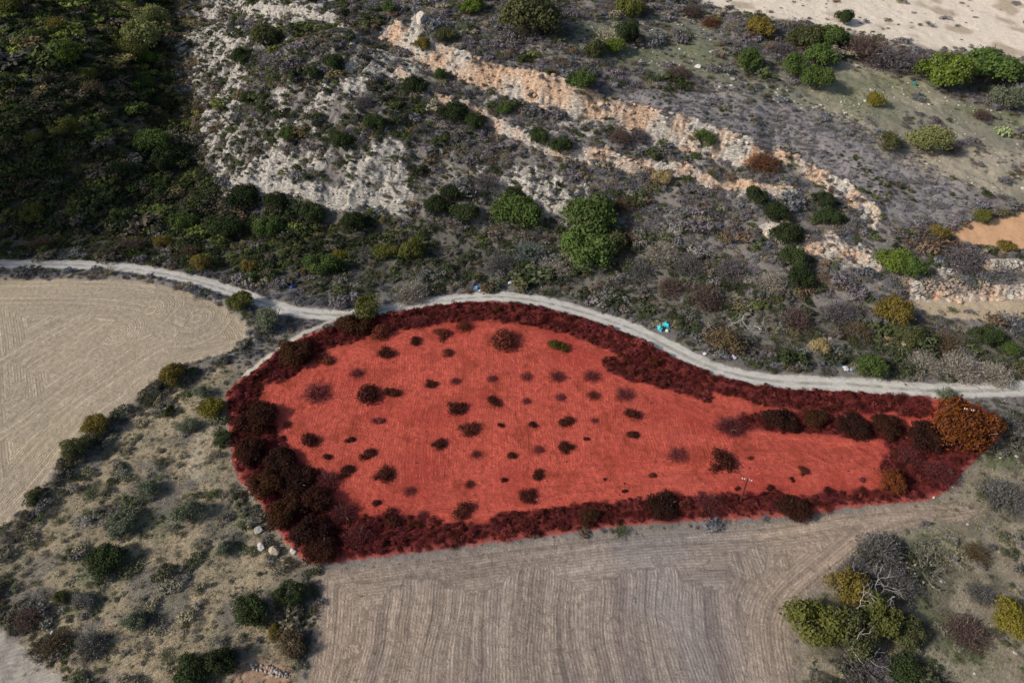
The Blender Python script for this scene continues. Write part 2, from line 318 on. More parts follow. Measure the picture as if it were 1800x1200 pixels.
# furrow coordinate (metres across the drill lines)
rot = lambda deg: Xg*math.cos(math.radians(deg)) + Yg*math.sin(math.radians(deg))
head = gs(GP['straw'], Xg, Yg); rdn = gs(GP['red'], Xg, Yg)
wob = L(14, 5.2)*1.2
fs_ = np.where(head < 13 + 16*L(18, 7.7, 3), head, rot(-32) + wob)
lc = W([(640,1100),(960,1060),(300,560),(150,985)], H0)
lp = W([(265,545),(345,560),(205,585)], H0)
for (cx, cy), r0 in zip(lp, (7, 8, 6)):
    dd = np.hypot((Xg-cx)*1.0, (Yg-cy)*.8); fs_ = np.where((dd < r0) & (Xg > cx-2) & (q['straw'] > .5), dd, fs_)
hs = gs(GP['stub'], Xg, Yg)
fb = np.where(hs < 6 + 9*L(11, 2.9, 4), hs, Xg - .04*(Yg-40) + L(22, 3.2)*2.5)
stk = ss(-.05, .4, fbm(fb*1.0, Yg*.10, 3.2, 3, 3.3))
put(q['stub']*stk*ss(4, 12, hs)*.75, (.16,.12,.115), (.31,.25,.235))
fr_ = np.where(rdn < 13 + 3*L(18, 2.9, 2), rdn, Xg + L(20, 4.6)*2)
fl_ = rot(-58) + L(10, 6.2)*3
fu = np.where(q['straw'] > .5, fs_, np.where(q['stub'] > .5, fb, np.where(q['red'] > .5, fr_, fl_)))
mf = np.mod(fu + .3*L(9, 3.6), 6.4); ty = np.exp(-((mf-1.0)/.16)**2) + np.exp(-((mf-2.7)/.16)**2)
CA *= (1 + .32*ty*(q['straw']) - .32*ty*q['stub'] - .12*ty*q['red'])[..., None]; CB *= (1 + .28*ty*(q['straw']) - .3*ty*q['stub'] - .12*ty*q['red'])[..., None]
bandn = fbm(fu*.9, (Xg+Yg)*.06, 1.9, 3, 7.7)
CA *= (1 - .55*bandn*(q['stub'] + .35*q['straw'] + .3*q['red']))[..., None]; CB *= (1 - .45*bandn*(q['stub'] + .35*q['straw']+ .3*q['red']))[..., None]
# rock: where it breaks through, and what colour it is
spurr = ss(.25, .75, R1*.6 + R2*.4)*q['spur']*.75
ledge_rock = LM*ss(-.75, -.15, L(5, 4.8))
LM = LM*(1-q['valley'])*(1 - ss(-20,-60,Xg)*ss(172,166,Yg))
ROCK = ROCK*(1-q['valley'])
rkm = np.clip(LM*.6 + np.maximum(ROCK*(.35 + .75*ss(.0, .7, R2)), 0)*ss(.12, .5, q['rk'] + LM*.8) + spurr*.55 + ledge_rock*.8, 0, 1)
rkm *= (1-q['straw'])*(1-q['stub'])*(1-q['red'])*(1-q['road'])*(1-q['pale'])
warm = np.clip(LM*1.2*ss(20, 60, Xg*.0+50) + np.where(Xg > 60, .5, 0), 0, 1)*ss(-.35, .35, L(7, 7.9))
warm *= np.maximum(ss(150, 165, Yg), ss(20, 40, Xg))
warm = np.clip(warm*(1 - q['spur']*ss(-10, -35, Xg)), 0, 1)
RC = lerp(np.zeros(sh+(3,), np.float32) + col(.58,.54,.48), col(.70,.46,.30), warm*.85)
RC = lerp(RC, col(.30,.29,.285), ss(.15, .5, L(4, 1.9))*.5)
slot = np.clip((1-LM)*0 + ss(.35, .6, L(6, 9.3))*LM, 0, 1); RC = lerp(RC, col(.62,.26,.12), slot*.8)
rkm = rkm*(1-q['lowleft'])*(1-q['lowright']*.8)

def mat_base(name):
    m = bpy.data.materials.new(name); m.use_nodes = True; t = m.node_tree; t.nodes.clear()
    o = t.nodes.new("ShaderNodeOutputMaterial"); b = t.nodes.new("ShaderNodeBsdfPrincipled"); t.links.new(b.outputs[0], o.inputs[0])
    b.inputs["Roughness"].default_value = .9
    b.inputs["Specular IOR Level"].default_value = .15
    return m, t, b
class N:
    def __init__(s, t): s.t = t
    def __call__(s, ty, **k):
        n = s.t.nodes.new(ty); ins = k.pop('ins', {})
        for a, v in k.items(): setattr(n, a, v)
        for a, v in ins.items():
            if hasattr(v, 'is_linked') or isinstance(v, bpy.types.NodeSocket): s.t.links.new(v, n.inputs[a])
            else: n.inputs[a].default_value = v
        return n
    def math(s, op, a, b=0.0, c=0.0, clamp=False):
        return s('ShaderNodeMath', operation=op, use_clamp=clamp, ins={0: a, 1: b, 2: c}).outputs[0]
    def mix(s, f, a, b, bt='MIX'):
        n = s('ShaderNodeMix', data_type='RGBA', blend_type=bt, ins={0: f, 6: a, 7: b}); return n.outputs[2]
    def attr(s, name, ty='GEOMETRY'): return s('ShaderNodeAttribute', attribute_name=name, attribute_type=ty)
def ground_material():
    m, t, b = mat_base("ground_surface"); n = N(t)
    geo = n('ShaderNodeNewGeometry'); P = geo.outputs['Position']
    A_ = n.attr('ca').outputs['Color']; B_ = n.attr('cb').outputs['Color']; RCc = n.attr('rc').outputs['Color']
    par = n('ShaderNodeSeparateColor', ins={0: n.attr('par').outputs['Color']})
    rk, bp, fr = par.outputs[0], par.outputs[1], par.outputs[2]
    fu_ = n.attr('fu').outputs['Fac']
    n1 = n('ShaderNodeTexNoise', ins={'Vector': P, 'Scale': .9, 'Detail': 9, 'Roughness': .72}).outputs['Fac']
    n2 = n('ShaderNodeTexNoise', ins={'Vector': P, 'Scale': 4.5, 'Detail': 5, 'Roughness': .75}).outputs['Fac']
    f = n('ShaderNodeMapRange', ins={'Value': n.math('ADD', n.math('MULTIPLY', n1, .5), n.math('MULTIPLY', n2, .5)), 'From Min': .38, 'From Max': .62}).outputs[0]
    c = n.mix(f, A_, B_)
    # dark crumbs and pale pebbles lying in the soil
    vo = n('ShaderNodeTexVoronoi', ins={'Vector': P, 'Scale': 2.3, 'Randomness': 1.0})
    peb = n.math('MULTIPLY', n.math('LESS_THAN', vo.outputs['Distance'], .13), n.math('GREATER_THAN', n('ShaderNodeSeparateColor', ins={0: vo.outputs['Color']}).outputs[0], .82))
    c = n.mix(n.math('MULTIPLY', peb, .35), c, n.mix(1.0, B_, (1.5, 1.5, 1.5, 1), 'MULTIPLY'))
    # furrows: drill lines with broken, varied strength
    w1 = n('ShaderNodeMath', operation='SINE', ins={0: n.math('MULTIPLY', fu_, 2*math.pi/.5)}).outputs[0]
    cmb = n('ShaderNodeCombineXYZ', ins={0: n.math('MULTIPLY', fu_, 1.0)}).outputs[0]
    st = n('ShaderNodeTexNoise', ins={'Vector': cmb, 'Scale': .8, 'Detail': 7, 'Roughness': .85}).outputs['Fac']
    vv = n('ShaderNodeVectorMath', operation='ADD', ins={0: cmb, 1: n('ShaderNodeVectorMath', operation='SCALE', ins={0: P, 'Scale': .16}).outputs[0]}).outputs[0]
    st2 = n('ShaderNodeTexNoise', ins={'Vector': vv, 'Scale': 1.6, 'Detail': 4, 'Roughness': .7}).outputs['Fac']
    brk = n('ShaderNodeMapRange', ins={'Value': n1, 'From Min': .35, 'From Max': .6}).outputs[0]
    fw = n.math('ADD', n.math('MULTIPLY', w1, .2), n.math('ADD', n.math('MULTIPLY', n.math('SUBTRACT', st, .5), 1.5), n.math('MULTIPLY', n.math('SUBTRACT', st2, .5), 1.5)))
    fw = n.math('MULTIPLY', fw, n.math('ADD', n.math('MULTIPLY', brk, .9), .1))
    k = n.math('ADD', 1.0, n.math('MULTIPLY', fw, n.math('MULTIPLY', fr, .75)))
    kc = n('ShaderNodeCombineColor', ins={0: k, 1: k, 2: k}).outputs[0]
    c = n.mix(1.0, c, kc, 'MULTIPLY')
    # rock breaking through
    n3 = n('ShaderNodeTexNoise', ins={'Vector': P, 'Scale': .75, 'Detail': 10, 'Roughness': .78, 'Distortion': .6}).outputs['Fac']
    rf = n('ShaderNodeMapRange', ins={'Value': n.math('ADD', rk, n.math('MULTIPLY', n.math('SUBTRACT', n3, .5), 2.6)), 'From Min': .42, 'From Max': .58}).outputs[0]
    cr = n('ShaderNodeTexNoise', ins={'Vector': n('ShaderNodeVectorMath', operation='MULTIPLY', ins={0: P, 1: (1, 1, 2.6)}).outputs[0], 'Scale': 1.1, 'Detail': 9, 'Roughness': .75}).outputs['Fac']
    ck = n('ShaderNodeMapRange', ins={'Value': cr, 'From Min': .38, 'From Max': .58, 'To Min': .38, 'To Max': 1.15}).outputs[0]
    rc2 = n.mix(1.0, RCc, n('ShaderNodeCombineColor', ins={0: ck, 1: ck, 2: ck}).outputs[0], 'MULTIPLY')
    c = n.mix(rf, c, rc2)
    t.links.new(c, b.inputs['Base Color'])
    hh = n.math('ADD', n.math('MULTIPLY', n2, .5), n.math('ADD', n.math('MULTIPLY', n1, 1.1), n.math('MULTIPLY', n.math('MULTIPLY', fw, fr), .35)))
    hh = n.math('ADD', hh, n.math('MULTIPLY', n.math('MULTIPLY', cr, rf), 2.2))
    bn = n('ShaderNodeBump', ins={'Strength': n.math('MULTIPLY', bp, 1.0, clamp=True), 'Distance': .55, 'Height': hh})
    t.links.new(bn.outputs[0], b.inputs['Normal'])
    return m
GM = ground_material()
def mesh_obj(name, V, F, mat, parent=None, smooth=False, link=True, nloop=None):
    me = bpy.data.meshes.new(name); V = np.asarray(V, np.float32); F = np.asarray(F, np.int32)
    k = F.shape[1]
    me.vertices.add(len(V)); me.vertices.foreach_set('co', V.ravel())
    me.loops.add(F.size); me.loops.foreach_set('vertex_index', F.ravel())
    me.polygons.add(len(F)); me.polygons.foreach_set('loop_start', np.arange(0, F.size, k, dtype=np.int32))
    me.update(calc_edges=True)
    if smooth: me.polygons.foreach_set('use_smooth', np.ones(len(F), bool))
    if mat: me.materials.append(mat)
    o = bpy.data.objects.new(name, me)
    if link: C.objects.link(o)
    if parent: o.parent = parent
    return o
def cattr(me, name, arr):
    a = me.attributes.new(name, 'FLOAT_COLOR', 'POINT'); v = np.ones((len(arr), 4), np.float32); v[:, :arr.shape[1]] = arr; a.data.foreach_set('color', v.ravel())
def fattr(me, name, arr):
    a = me.attributes.new(name, 'FLOAT', 'POINT'); a.data.foreach_set('value', np.asarray(arr, np.float32))
VV = np.stack([Xg, Yg, Hg], -1).reshape(-1, 3)
idx = np.arange(NX*NY).reshape(NY, NX)
FF = np.stack([idx[:-1, :-1], idx[:-1, 1:], idx[1:, 1:], idx[1:, :-1]], -1).reshape(-1, 4)
zone = np.zeros(sh, np.int8)
zone[q['road_s'] > 3] = 1; zone[q['lowleft'] > .5] = 2; zone[q['lowright'] > .5] = 3; zone[q['pale'] > .5] = 4; zone[q['tan'] > .5] = 5
zone[q['straw'] > .5] = 6; zone[q['stub'] > .5] = 7; zone[q['red'] > .5] = 8; zone[q['track'] > .5] = 9; zone[q['road'] > .5] = 10
zf = zone[:-1, :-1].ravel()
ZN = ['ground', 'hillside', 'rough_ground', 'grassy_ground', 'pale_plateau', 'orange_field', 'dry_field', 'stubble_field', 'red_field', 'footpath', 'road']
PAR = np.stack([rkm, np.clip(bump, 0, 1), np.clip(furr, 0, 1)], -1)
flatc = [a.reshape(-1, a.shape[-1]) for a in (CA, CB, RC, PAR)]; fuf = fu.ravel()
for zi, nm in enumerate(ZN):
    f = FF[zf == zi]
    if not len(f): continue
    u, inv = np.unique(f, return_inverse=True)
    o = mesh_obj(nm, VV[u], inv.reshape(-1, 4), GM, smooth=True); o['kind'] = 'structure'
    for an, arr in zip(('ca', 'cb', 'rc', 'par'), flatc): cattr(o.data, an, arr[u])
    fattr(o.data, 'fu', fuf[u])

# high unseen hill added west of the gorge, shaped to shade the ravine
hx, hy = np.meshgrid(np.linspace(-560, -172, 120), np.linspace(60, 330, 100))
hz = 105*ss(-175, -275, hx + .25*(hy-130))*np.exp(-np.maximum(np.abs(hy-112)-24, 0)**2/350.0)
hz = base_h(np.maximum(hx, -400), hy)*1.0 - 2.5 + hz*(1 + .25*fbm(hx, hy, 40, 4, 2.2)) + ss(-175, -200, hx)*fbm(hx, hy, 9, 3, 5.2)*2
hi_ = np.arange(12000).reshape(100, 120); hf_ = np.stack([hi_[:-1, :-1], hi_[:-1, 1:], hi_[1:, 1:], hi_[1:, :-1]], -1).reshape(-1, 4)
ho = mesh_obj('shade_hill', np.stack([hx, hy, hz], -1).reshape(-1, 3), hf_, GM, smooth=True); ho['kind'] = 'structure'
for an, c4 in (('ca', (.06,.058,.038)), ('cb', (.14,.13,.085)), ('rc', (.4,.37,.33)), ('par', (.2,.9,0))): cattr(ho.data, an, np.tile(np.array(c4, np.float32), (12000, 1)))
fattr(ho.data, 'fu', np.zeros(12000))
# ------------------------------------------------------------------ plant and stone materials
def leaf_material(name, src):
    m, t, b = mat_base(name); n = N(t)
    if src == 'object': base = n('ShaderNodeObjectInfo').outputs['Color']
    else: base = n.attr('tint', 'INSTANCER').outputs['Color']
    v = n.attr('v').outputs['Color']; s = n('ShaderNodeSeparateColor', ins={0: v})
    k = n('ShaderNodeMapRange', ins={'Value': s.outputs[0], 'To Min': .45, 'To Max': 1.65}).outputs[0]
    c = n.mix(1.0, base, n('ShaderNodeCombineColor', ins={0: k, 1: k, 2: n.math('MULTIPLY', k, .9)}).outputs[0], 'MULTIPLY')
    hs = n('ShaderNodeHueSaturation', ins={'Hue': n.math('ADD', .485, n.math('MULTIPLY', s.outputs[1], .03)), 'Color': c, 'Saturation': n.math('ADD', .8, n.math('MULTIPLY', s.outputs[1], .35))})
    t.links.new(hs.outputs[0], b.inputs['Base Color'])
    tr = n('ShaderNodeBsdfTranslucent', ins={'Color': hs.outputs[0]}); mx = n('ShaderNodeMixShader', ins={0: .22, 1: b.outputs[0], 2: tr.outputs[0]})
    o = [x for x in t.nodes if x.type == 'OUTPUT_MATERIAL'][0]; t.links.new(mx.outputs[0], o.inputs[0])
    return m
LEAF = leaf_material("foliage", 'object'); LEAFI = leaf_material("undergrowth_leaves", 'inst')
def plain(name, c, rough=.9, nscale=6, amp=.5, bumpd=.05, metal=0):
    m, t, b = mat_base(name); n = N(t)
    tc = n('ShaderNodeTexCoord').outputs['Object']
    ns = n('ShaderNodeTexNoise', ins={'Vector': tc, 'Scale': nscale, 'Detail': 6, 'Roughness': .7}).outputs['Fac']
    k = n('ShaderNodeMapRange', ins={'Value': ns, 'From Min': .3, 'From Max': .7, 'To Min': 1-amp, 'To Max': 1+amp*.5}).outputs[0]
    cc = n.mix(1.0, (*c, 1), n('ShaderNodeCombineColor', ins={0: k, 1: k, 2: k}).outputs[0], 'MULTIPLY')
    t.links.new(cc, b.inputs['Base Color']); b.inputs['Roughness'].default_value = rough
    bn = n('ShaderNodeBump', ins={'Strength': .6, 'Distance': bumpd, 'Height': ns}); t.links.new(bn.outputs[0], b.inputs['Normal'])
    return m
BARK = plain("bark", (.14, .11, .085)); PALEBARK = plain("bleached_bark", (.42, .40, .37)); POLE = plain("creosoted_wood", (.09, .035, .03)); CROSS = plain("painted_iron", (.55, .22, .2))
def stone_material(inst):
    m, t, b = mat_base("limestone" + ("_scatter" if inst else "")); n = N(t)
    base = n.attr('tint', 'INSTANCER').outputs['Color'] if inst else n('ShaderNodeObjectInfo').outputs['Color']
    tc = n('ShaderNodeTexCoord').outputs['Object']
    ns = n('ShaderNodeTexNoise', ins={'Vector': tc, 'Scale': 2.5, 'Detail': 8, 'Roughness': .75}).outputs['Fac']
    k = n('ShaderNodeMapRange', ins={'Value': ns, 'From Min': .35, 'From Max': .65, 'To Min': .5, 'To Max': 1.15}).outputs[0]
    t.links.new(n.mix(1.0, base, n('ShaderNodeCombineColor', ins={0: k, 1: k, 2: k}).outputs[0], 'MULTIPLY'), b.inputs['Base Color'])
    bn = n('ShaderNodeBump', ins={'Strength': .8, 'Distance': .1, 'Height': ns}); t.links.new(bn.outputs[0], b.inputs['Normal'])
    return m
STONE = stone_material(False); STONEI = stone_material(True)
# ------------------------------------------------------------------ plant meshes (unit radius, base at z=0)
def quads(P, Nn, S, asp, r):
    k = len(P); a = r.randn(k, 3); T = np.cross(Nn, a); T /= np.linalg.norm(T, axis=1)[:, None]+1e-9; B = np.cross(Nn, T)
    S = S[:, None]; T = T*S; B = B*S*asp
    V = np.stack([P-T-B*.6, P+T*.9-B, P+T+B*.7, P-T*.8+B], 1).reshape(-1, 3); F = np.arange(4*k).reshape(-1, 4); return V, F
def add_v(o, per, r, rep=4):
    v = np.stack([np.clip(per, 0, 1), r.rand(len(per)), r.rand(len(per))], -1); cattr(o.data, 'v', np.repeat(v, rep, 0))
def leafy(name, seed, nl=14, nq=2400, flat=.55, lobe=.36, size=.055, ragged=.1, mat=LEAF, link=False):
    r = np.random.RandomState(seed)
    th = r.rand(nl)*6.283; rr = np.sqrt(r.rand(nl))*.72; zz = .14 + (.95*(1 - rr**1.8))*r.uniform(.45, 1, nl)*flat*1.2
    cc = np.c_[np.cos(th)*rr, np.sin(th)*rr, zz]; cr = lobe*r.uniform(.65, 1.25, nl); tone = r.uniform(.25, .75, nl)
    k = r.choice(nl, nq, p=cr**2/(cr**2).sum()); d = r.randn(nq, 3); d /= np.linalg.norm(d, axis=1)[:, None]; d[:, 2] = np.where(d[:, 2] < -.35, -d[:, 2], d[:, 2])
    rad = cr[k]*(1 - .35*r.rand(nq)**2 + ragged*r.randn(nq)*.5)
    sub = perlin(d[:, 0]*2.6 + k*3.1, d[:, 1]*2.6 + d[:, 2]*2.1 + seed); rad *= 1 + .35*sub
    P = cc[k] + d*rad[:, None]; P[:, 2] = np.maximum(P[:, 2], .02)
    Nn = d + r.randn(nq, 3)*.55; Nn /= np.linalg.norm(Nn, axis=1)[:, None]
    V, F = quads(P, Nn, size*r.uniform(.6, 1.4, nq), .7, r)
    o = mesh_obj(name, V, F, mat, link=link); add_v(o, tone[k]*.5 + .28*(sub+.6) + .25*r.rand(nq), r); return o
def twiggy(name, seed, ns=260, w=.011, up=.9, mat=LEAF, link=False, curl=.5, leaves=0):
    r = np.random.RandomState(seed); V = []; F = []; per = []
    Ps = []; 
    th = r.rand(ns)*6.283; el = np.arccos(1 - r.rand(ns)*.95)   # from vertical
    D = np.c_[np.sin(el)*np.cos(th), np.sin(el)*np.sin(th), np.cos(el)*up+.08]
    Lr = r.uniform(.65, 1.08, ns)
    P0 = np.c_[r.randn(ns, 2)*.10, np.zeros(ns)]; segs = []
    for lev in range(3):
        D2 = D + r.randn(len(D), 3)*curl*.35; D2[:, 2] = np.maximum(D2[:, 2], -.05); D2 /= np.linalg.norm(D2, axis=1)[:, None]
        P1 = P0 + D2*(Lr*.36)[:, None]; segs.append((P0, P1, w*(1.5 - .45*lev)))
        if lev < 2:
            rep = 2; P0 = np.repeat(P1, rep, 0); D = np.repeat(D2, rep, 0) + r.randn(len(D2)*rep, 3)*.32; Lr = np.repeat(Lr, rep)*r.uniform(.7, 1.05, len(D))
    for a, b, ww in segs:
        k = len(a); d = b-a; s = np.cross(d, r.randn(k, 3)); s /= np.linalg.norm(s, axis=1)[:, None]+1e-9; s *= ww
        V.append(np.stack([a-s, a+s, b+s*.7, b-s*.7], 1).reshape(-1, 3)); per.append(r.rand(k)*.8+.1)
    if leaves:
        P = segs[-1][1][r.choice(len(segs[-1][1]), leaves)]; V.append(quads(P, r.randn(leaves, 3), np.full(leaves, .022 if leaves > 500 else .035), .8, r)[0]); per.append(r.rand(leaves))
    V = np.concatenate(V); V[:, 2] = np.maximum(V[:, 2], 0.0); F = np.arange(len(V)).reshape(-1, 4)
    o = mesh_obj(name, V, F, mat, link=link); add_v(o, np.concatenate(per), r); return o
def tube(P, rad, k=5):
    P = np.asarray(P, float); rad = np.asarray(rad, float); V = []; F = []
    for i, p in enumerate(P):
        d = P[min(i+1, len(P)-1)] - P[max(i-1, 0)]; d = d/(np.linalg.norm(d)+1e-9)
        a = np.cross(d, (0.31, .2, .93) if abs(d[2]) < .9 else (1, 0, 0)); a /= np.linalg.norm(a); b = np.cross(d, a)
        for j in range(k): V.append(p + rad[i]*(a*math.cos(6.2832*j/k) + b*math.sin(6.2832*j/k)))
    for i in range(len(P)-1):
        for j in range(k): F.append((i*k+j, i*k+(j+1) % k, (i+1)*k+(j+1) % k, (i+1)*k+j))
    return np.array(V), np.array(F)
def merge(parts):
    V = []; F = []; o = 0
    for v, f in parts: V.append(v); F.append(np.asarray(f)+o); o += len(v)
    return np.concatenate(V), np.concatenate(F)
def stems(name, seed, mat=BARK, k=5):
    r = np.random.RandomState(seed); ps = []
    for i in range(k):
        a = r.rand()*6.283; l = r.uniform(.25, .55); p = [np.array([0, 0, -.06])]; d = np.array([math.cos(a)*l, math.sin(a)*l, .45])
        for s in range(4): p.append(p[-1] + d*.42 + r.randn(3)*.04)
        ps.append(tube(p, [.075, .06, .045, .03, .012]))
    V, F = merge(ps); return mesh_obj(name, V, F, mat, link=False, smooth=True)
def rock_mesh(name, seed, mat, sub=2, link=False, rough=.3):
    import bmesh
    bm = bmesh.new(); bmesh.ops.create_icosphere(bm, subdivisions=sub, radius=1); r = np.random.RandomState(seed)
    cut = [(v/np.linalg.norm(v), r.uniform(.55, .85)) for v in r.randn(9, 3)]
    for v in bm.verts:
        p = np.array(v.co)
        for nn, dd in cut:
            e = p @ nn
            if e > dd: p = p - nn*(e-dd)*.9
        p *= 1 + rough*.35*float(perlin(np.array([p[0]*2+seed]), np.array([p[1]*2+p[2]*1.7]))[0])
        v.co = p
    me = bpy.data.meshes.new(name); bm.to_mesh(me); bm.free(); me.materials.append(mat)
    o = bpy.data.objects.new(name, me)
    if link: C.objects.link(o)
    return o

# ------------------------------------------------------------------ scatter of uncountable undergrowth (geometry nodes, kind 'stuff')
def scatter(name, pts, rot_z, scale, tint, pidx, protos, tilt=None):
    n_ = len(pts)
    me = bpy.data.meshes.new(name); me.vertices.add(n_); me.vertices.foreach_set('co', np.asarray(pts, np.float32).ravel())
    rv = np.zeros((n_, 3), np.float32); rv[:, 2] = rot_z
    if tilt is not None: rv[:, :2] = tilt
    a = me.attributes.new('rotv', 'FLOAT_VECTOR', 'POINT'); a.data.foreach_set('vector', rv.ravel())
    a = me.attributes.new('scl', 'FLOAT_VECTOR', 'POINT'); a.data.foreach_set('vector', np.asarray(scale, np.float32).ravel())
    cattr(me, 'tint', np.asarray(tint, np.float32))
    a = me.attributes.new('pi', 'INT', 'POINT'); a.data.foreach_set('value', np.asarray(pidx, np.int32))
    o = bpy.data.objects.new(name, me); C.objects.link(o); o['kind'] = 'stuff'
    pc = bpy.data.collections.new(name + "_shapes")
    for i, p in enumerate(protos): p.name = "shape_%s_%02d" % (name, i); pc.objects.link(p)
    g = bpy.data.node_groups.new(name, 'GeometryNodeTree')
    g.interface.new_socket('Geometry', in_out='INPUT', socket_type='NodeSocketGeometry'); g.interface.new_socket('Geometry', in_out='OUTPUT', socket_type='NodeSocketGeometry')
    nd = g.nodes.new; lk = g.links.new
    gi = nd('NodeGroupInput'); go = nd('NodeGroupOutput'); ci = nd('GeometryNodeCollectionInfo'); ci.inputs[0].default_value = pc
    ci.inputs['Separate Children'].default_value = True; ci.inputs['Reset Children'].default_value = True
    ip = nd('GeometryNodeInstanceOnPoints'); ip.inputs['Pick Instance'].default_value = True
    def na(nm, ty):
        x = nd('GeometryNodeInputNamedAttribute'); x.data_type = ty; x.inputs['Name'].default_value = nm; return x.outputs['Attribute']
    m2p = nd('GeometryNodeMeshToPoints'); lk(gi.outputs[0], m2p.inputs[0]); lk(m2p.outputs[0], ip.inputs['Points'])
    lk(ci.outputs[0], ip.inputs['Instance']); lk(na('pi', 'INT'), ip.inputs['Instance Index'])
    e2r = nd('FunctionNodeEulerToRotation'); lk(na('rotv', 'FLOAT_VECTOR'), e2r.inputs[0]); lk(e2r.outputs[0], ip.inputs['Rotation'])
    lk(na('scl', 'FLOAT_VECTOR'), ip.inputs['Scale']); lk(ip.outputs[0], go.inputs[0])
    md = o.modifiers.new('scatter', 'NODES'); md.node_group = g
    return o
def cand(n_, seed, y0=30, y1=325):
    r = np.random.RandomState(seed); Y = np.sqrt(r.rand(n_)*(y1**2 - y0**2) + y0**2) if False else r.uniform(y0, y1, n_)
    wdt = 52 + .62*Y; keep = r.rand(n_) < wdt/(52 + .62*y1)
    Y = Y[keep]; X = r.uniform(-1, 1, len(Y))*(52 + .62*Y); return X, Y, r
def pick_tint(r, cols, wts, n_):
    k = r.choice(len(cols), n_, p=np.array(wts)/sum(wts)); return np.array(cols)[k]*r.uniform(.7, 1.35, n_)[:, None]
P_GREY = [(.20,.175,.21),(.145,.14,.155),(.25,.22,.17),(.085,.105,.045),(.17,.115,.085),(.16,.17,.205)]
W_GREY = [4, 3, 2, 2.2, 1.4, 2]
P_DARK = [(.045,.06,.026),(.065,.085,.03),(.12,.145,.04),(.10,.085,.065),(.035,.042,.024),(.19,.15,.08),(.14,.13,.12)]
W_DARK = [3.5, 3, 1.6, 2, 2, 1.0, 1.2]
P_BELT = [(.14,.138,.135),(.08,.095,.05),(.16,.13,.12),(.22,.205,.195),(.055,.065,.036),(.16,.14,.08)]
W_BELT = [3, 3, 2.5, 1.5, 2.5, 1]
P_RED = [(.13,.02,.02),(.08,.014,.013),(.22,.045,.042),(.07,.018,.009),(.17,.03,.045)]
W_RED = [4, 3, 2, 2.5, 2]
P_LL = [(.20,.19,.155),(.13,.135,.085),(.19,.175,.175),(.08,.10,.045),(.25,.22,.16)]
W_LL = [3, 2.5, 3, 1.2, 2]
FAST = False
low_leafy = [leafy("u", 100+i, nl=6, nq=260, flat=.6, lobe=.42, size=.09, mat=LEAFI) for i in range(4)]
low_twig = [twiggy("u", 200+i, ns=55, w=.017, mat=LEAFI, leaves=100, curl=1) for i in range(4)]
X, Y, r = cand(290000, 21)
z_ = zones(X, Y); up = z_['road_s'] > 2.6
_, lm_ = ledges(X, Y); r1_, r2_ = rib(X, Y)
rocky = np.clip(z_['rk']*(.5 + .6*ss(0, .7, r2_)) + lm_*.9 + z_['spur']*ss(.35, .75, r1_*.6+r2_*.4)*.5, 0, 1)
patch = ss(-.35, .12, fbm(X, Y, 6, 4, 4.4))
dens = np.where(up, .95*patch + .12, 0.0)
dens *= (1 - .32*rocky)*(1 - .93*lm_*ss(-.5, -.1, fbm(X, Y, 5, 3, 4.8)))
dens *= (1-z_['pale']*.985)*(1-z_['mead']*.72)*(1-z_['mead2']*.72)*(1-z_['tan'])*(1-z_['strip']*.96)*(1-z_['green']*.9)
dens = np.maximum(dens, z_['heath']*.9*up)
dens = np.where((z_['mead2']*(1-z_['heath']) > .4) & up, dens*ss(-.1, .3, fbm(X, Y, 12, 3, 8.4)), dens)
low = ~up
dl = np.zeros(len(X)); ll = z_['lowleft']*(.08 + ss(-.1, .35, fbm(X, Y, 7, 3, 2.4))*.62); lr = z_['lowright']*(.06 + ss(-.1, .3, fbm(X, Y, 6, 3, 5.4))*.6)
verge = low & (z_['straw'] < .3) & (z_['stub'] < .3) & (z_['red'] < .3) & (z_['lowleft'] < .5) & (z_['lowright'] < .5)
dl = np.maximum.reduce([ll, lr, verge*.8]); HB = [([(445,598),(390,636),(300,672),(240,715),(180,755),(120,812),(60,885),(0,945),(-60,1000)], 2.3), ([(-60,1050),(30,1085),(80,1130),(130,1190),(165,1240)], 3.0), ([(562,1002),(548,1060),(535,1120),(515,1210)], 1.8),
 ([(392,720),(398,800),(430,880),(455,930),(510,1000)], 1.6), ([(1490,960),(1560,960),(1600,1010),(1600,1100)], 3.2), ([(1770,715),(1800,780),(1840,820)], 5.0), ([(1450,1190),(1540,1180),(1600,1200)], 3.0)]
hb = np.zeros(len(X))
for p_, w_ in HB: hb = np.maximum(hb, 1 - ss(w_*.55, w_, gs(ugrid(W(p_, Hs)), X, Y) + fbm(X, Y, 4, 2, 8.8)*1.2))
dl = np.maximum(dl, hb*.95)
dl *= (1-z_['straw'])*(1-z_['stub'])*(1-z_['red'])*(1-z_['trail'])*(1-z_['orange'])
bankd = np.maximum(np.exp(-((z_['straw_d']+1.7)/1.2)**2), 0)*.9; dl = np.where(low, np.maximum(dl, bankd), 0)
dens = np.where(low, dl, dens); dens *= (1 - ss(.0, .5, z_['road']+z_['track'])) * (np.abs(z_['road_s']) > 2.3)
z_['hb'] = hb*low
for c_ in W([(1160,582),(1174,578),(838,509),(897,500),(1476,644),(1492,652),(513,507),(1290,631),(1756,658),(1607,150),(1238,624),(1320,575),(1180,408),(1055,480),(1765,235)], Hs):
    dens = np.where(np.hypot(X-c_[0], (Y-c_[1]+.8)*.7) < 1.7, 0, dens)
keep = (r.rand(len(X)) < dens) & (z_['rband'] < .3) & (z_['red'] < .3); X, Y = X[keep], Y[keep]; zz = {k: v[keep] for k, v in z_.items()}; n_ = len(X)
print("undergrowth", n_)
tint = pick_tint(r, P_GREY, W_GREY, n_); isleaf = r.rand(n_) < .4
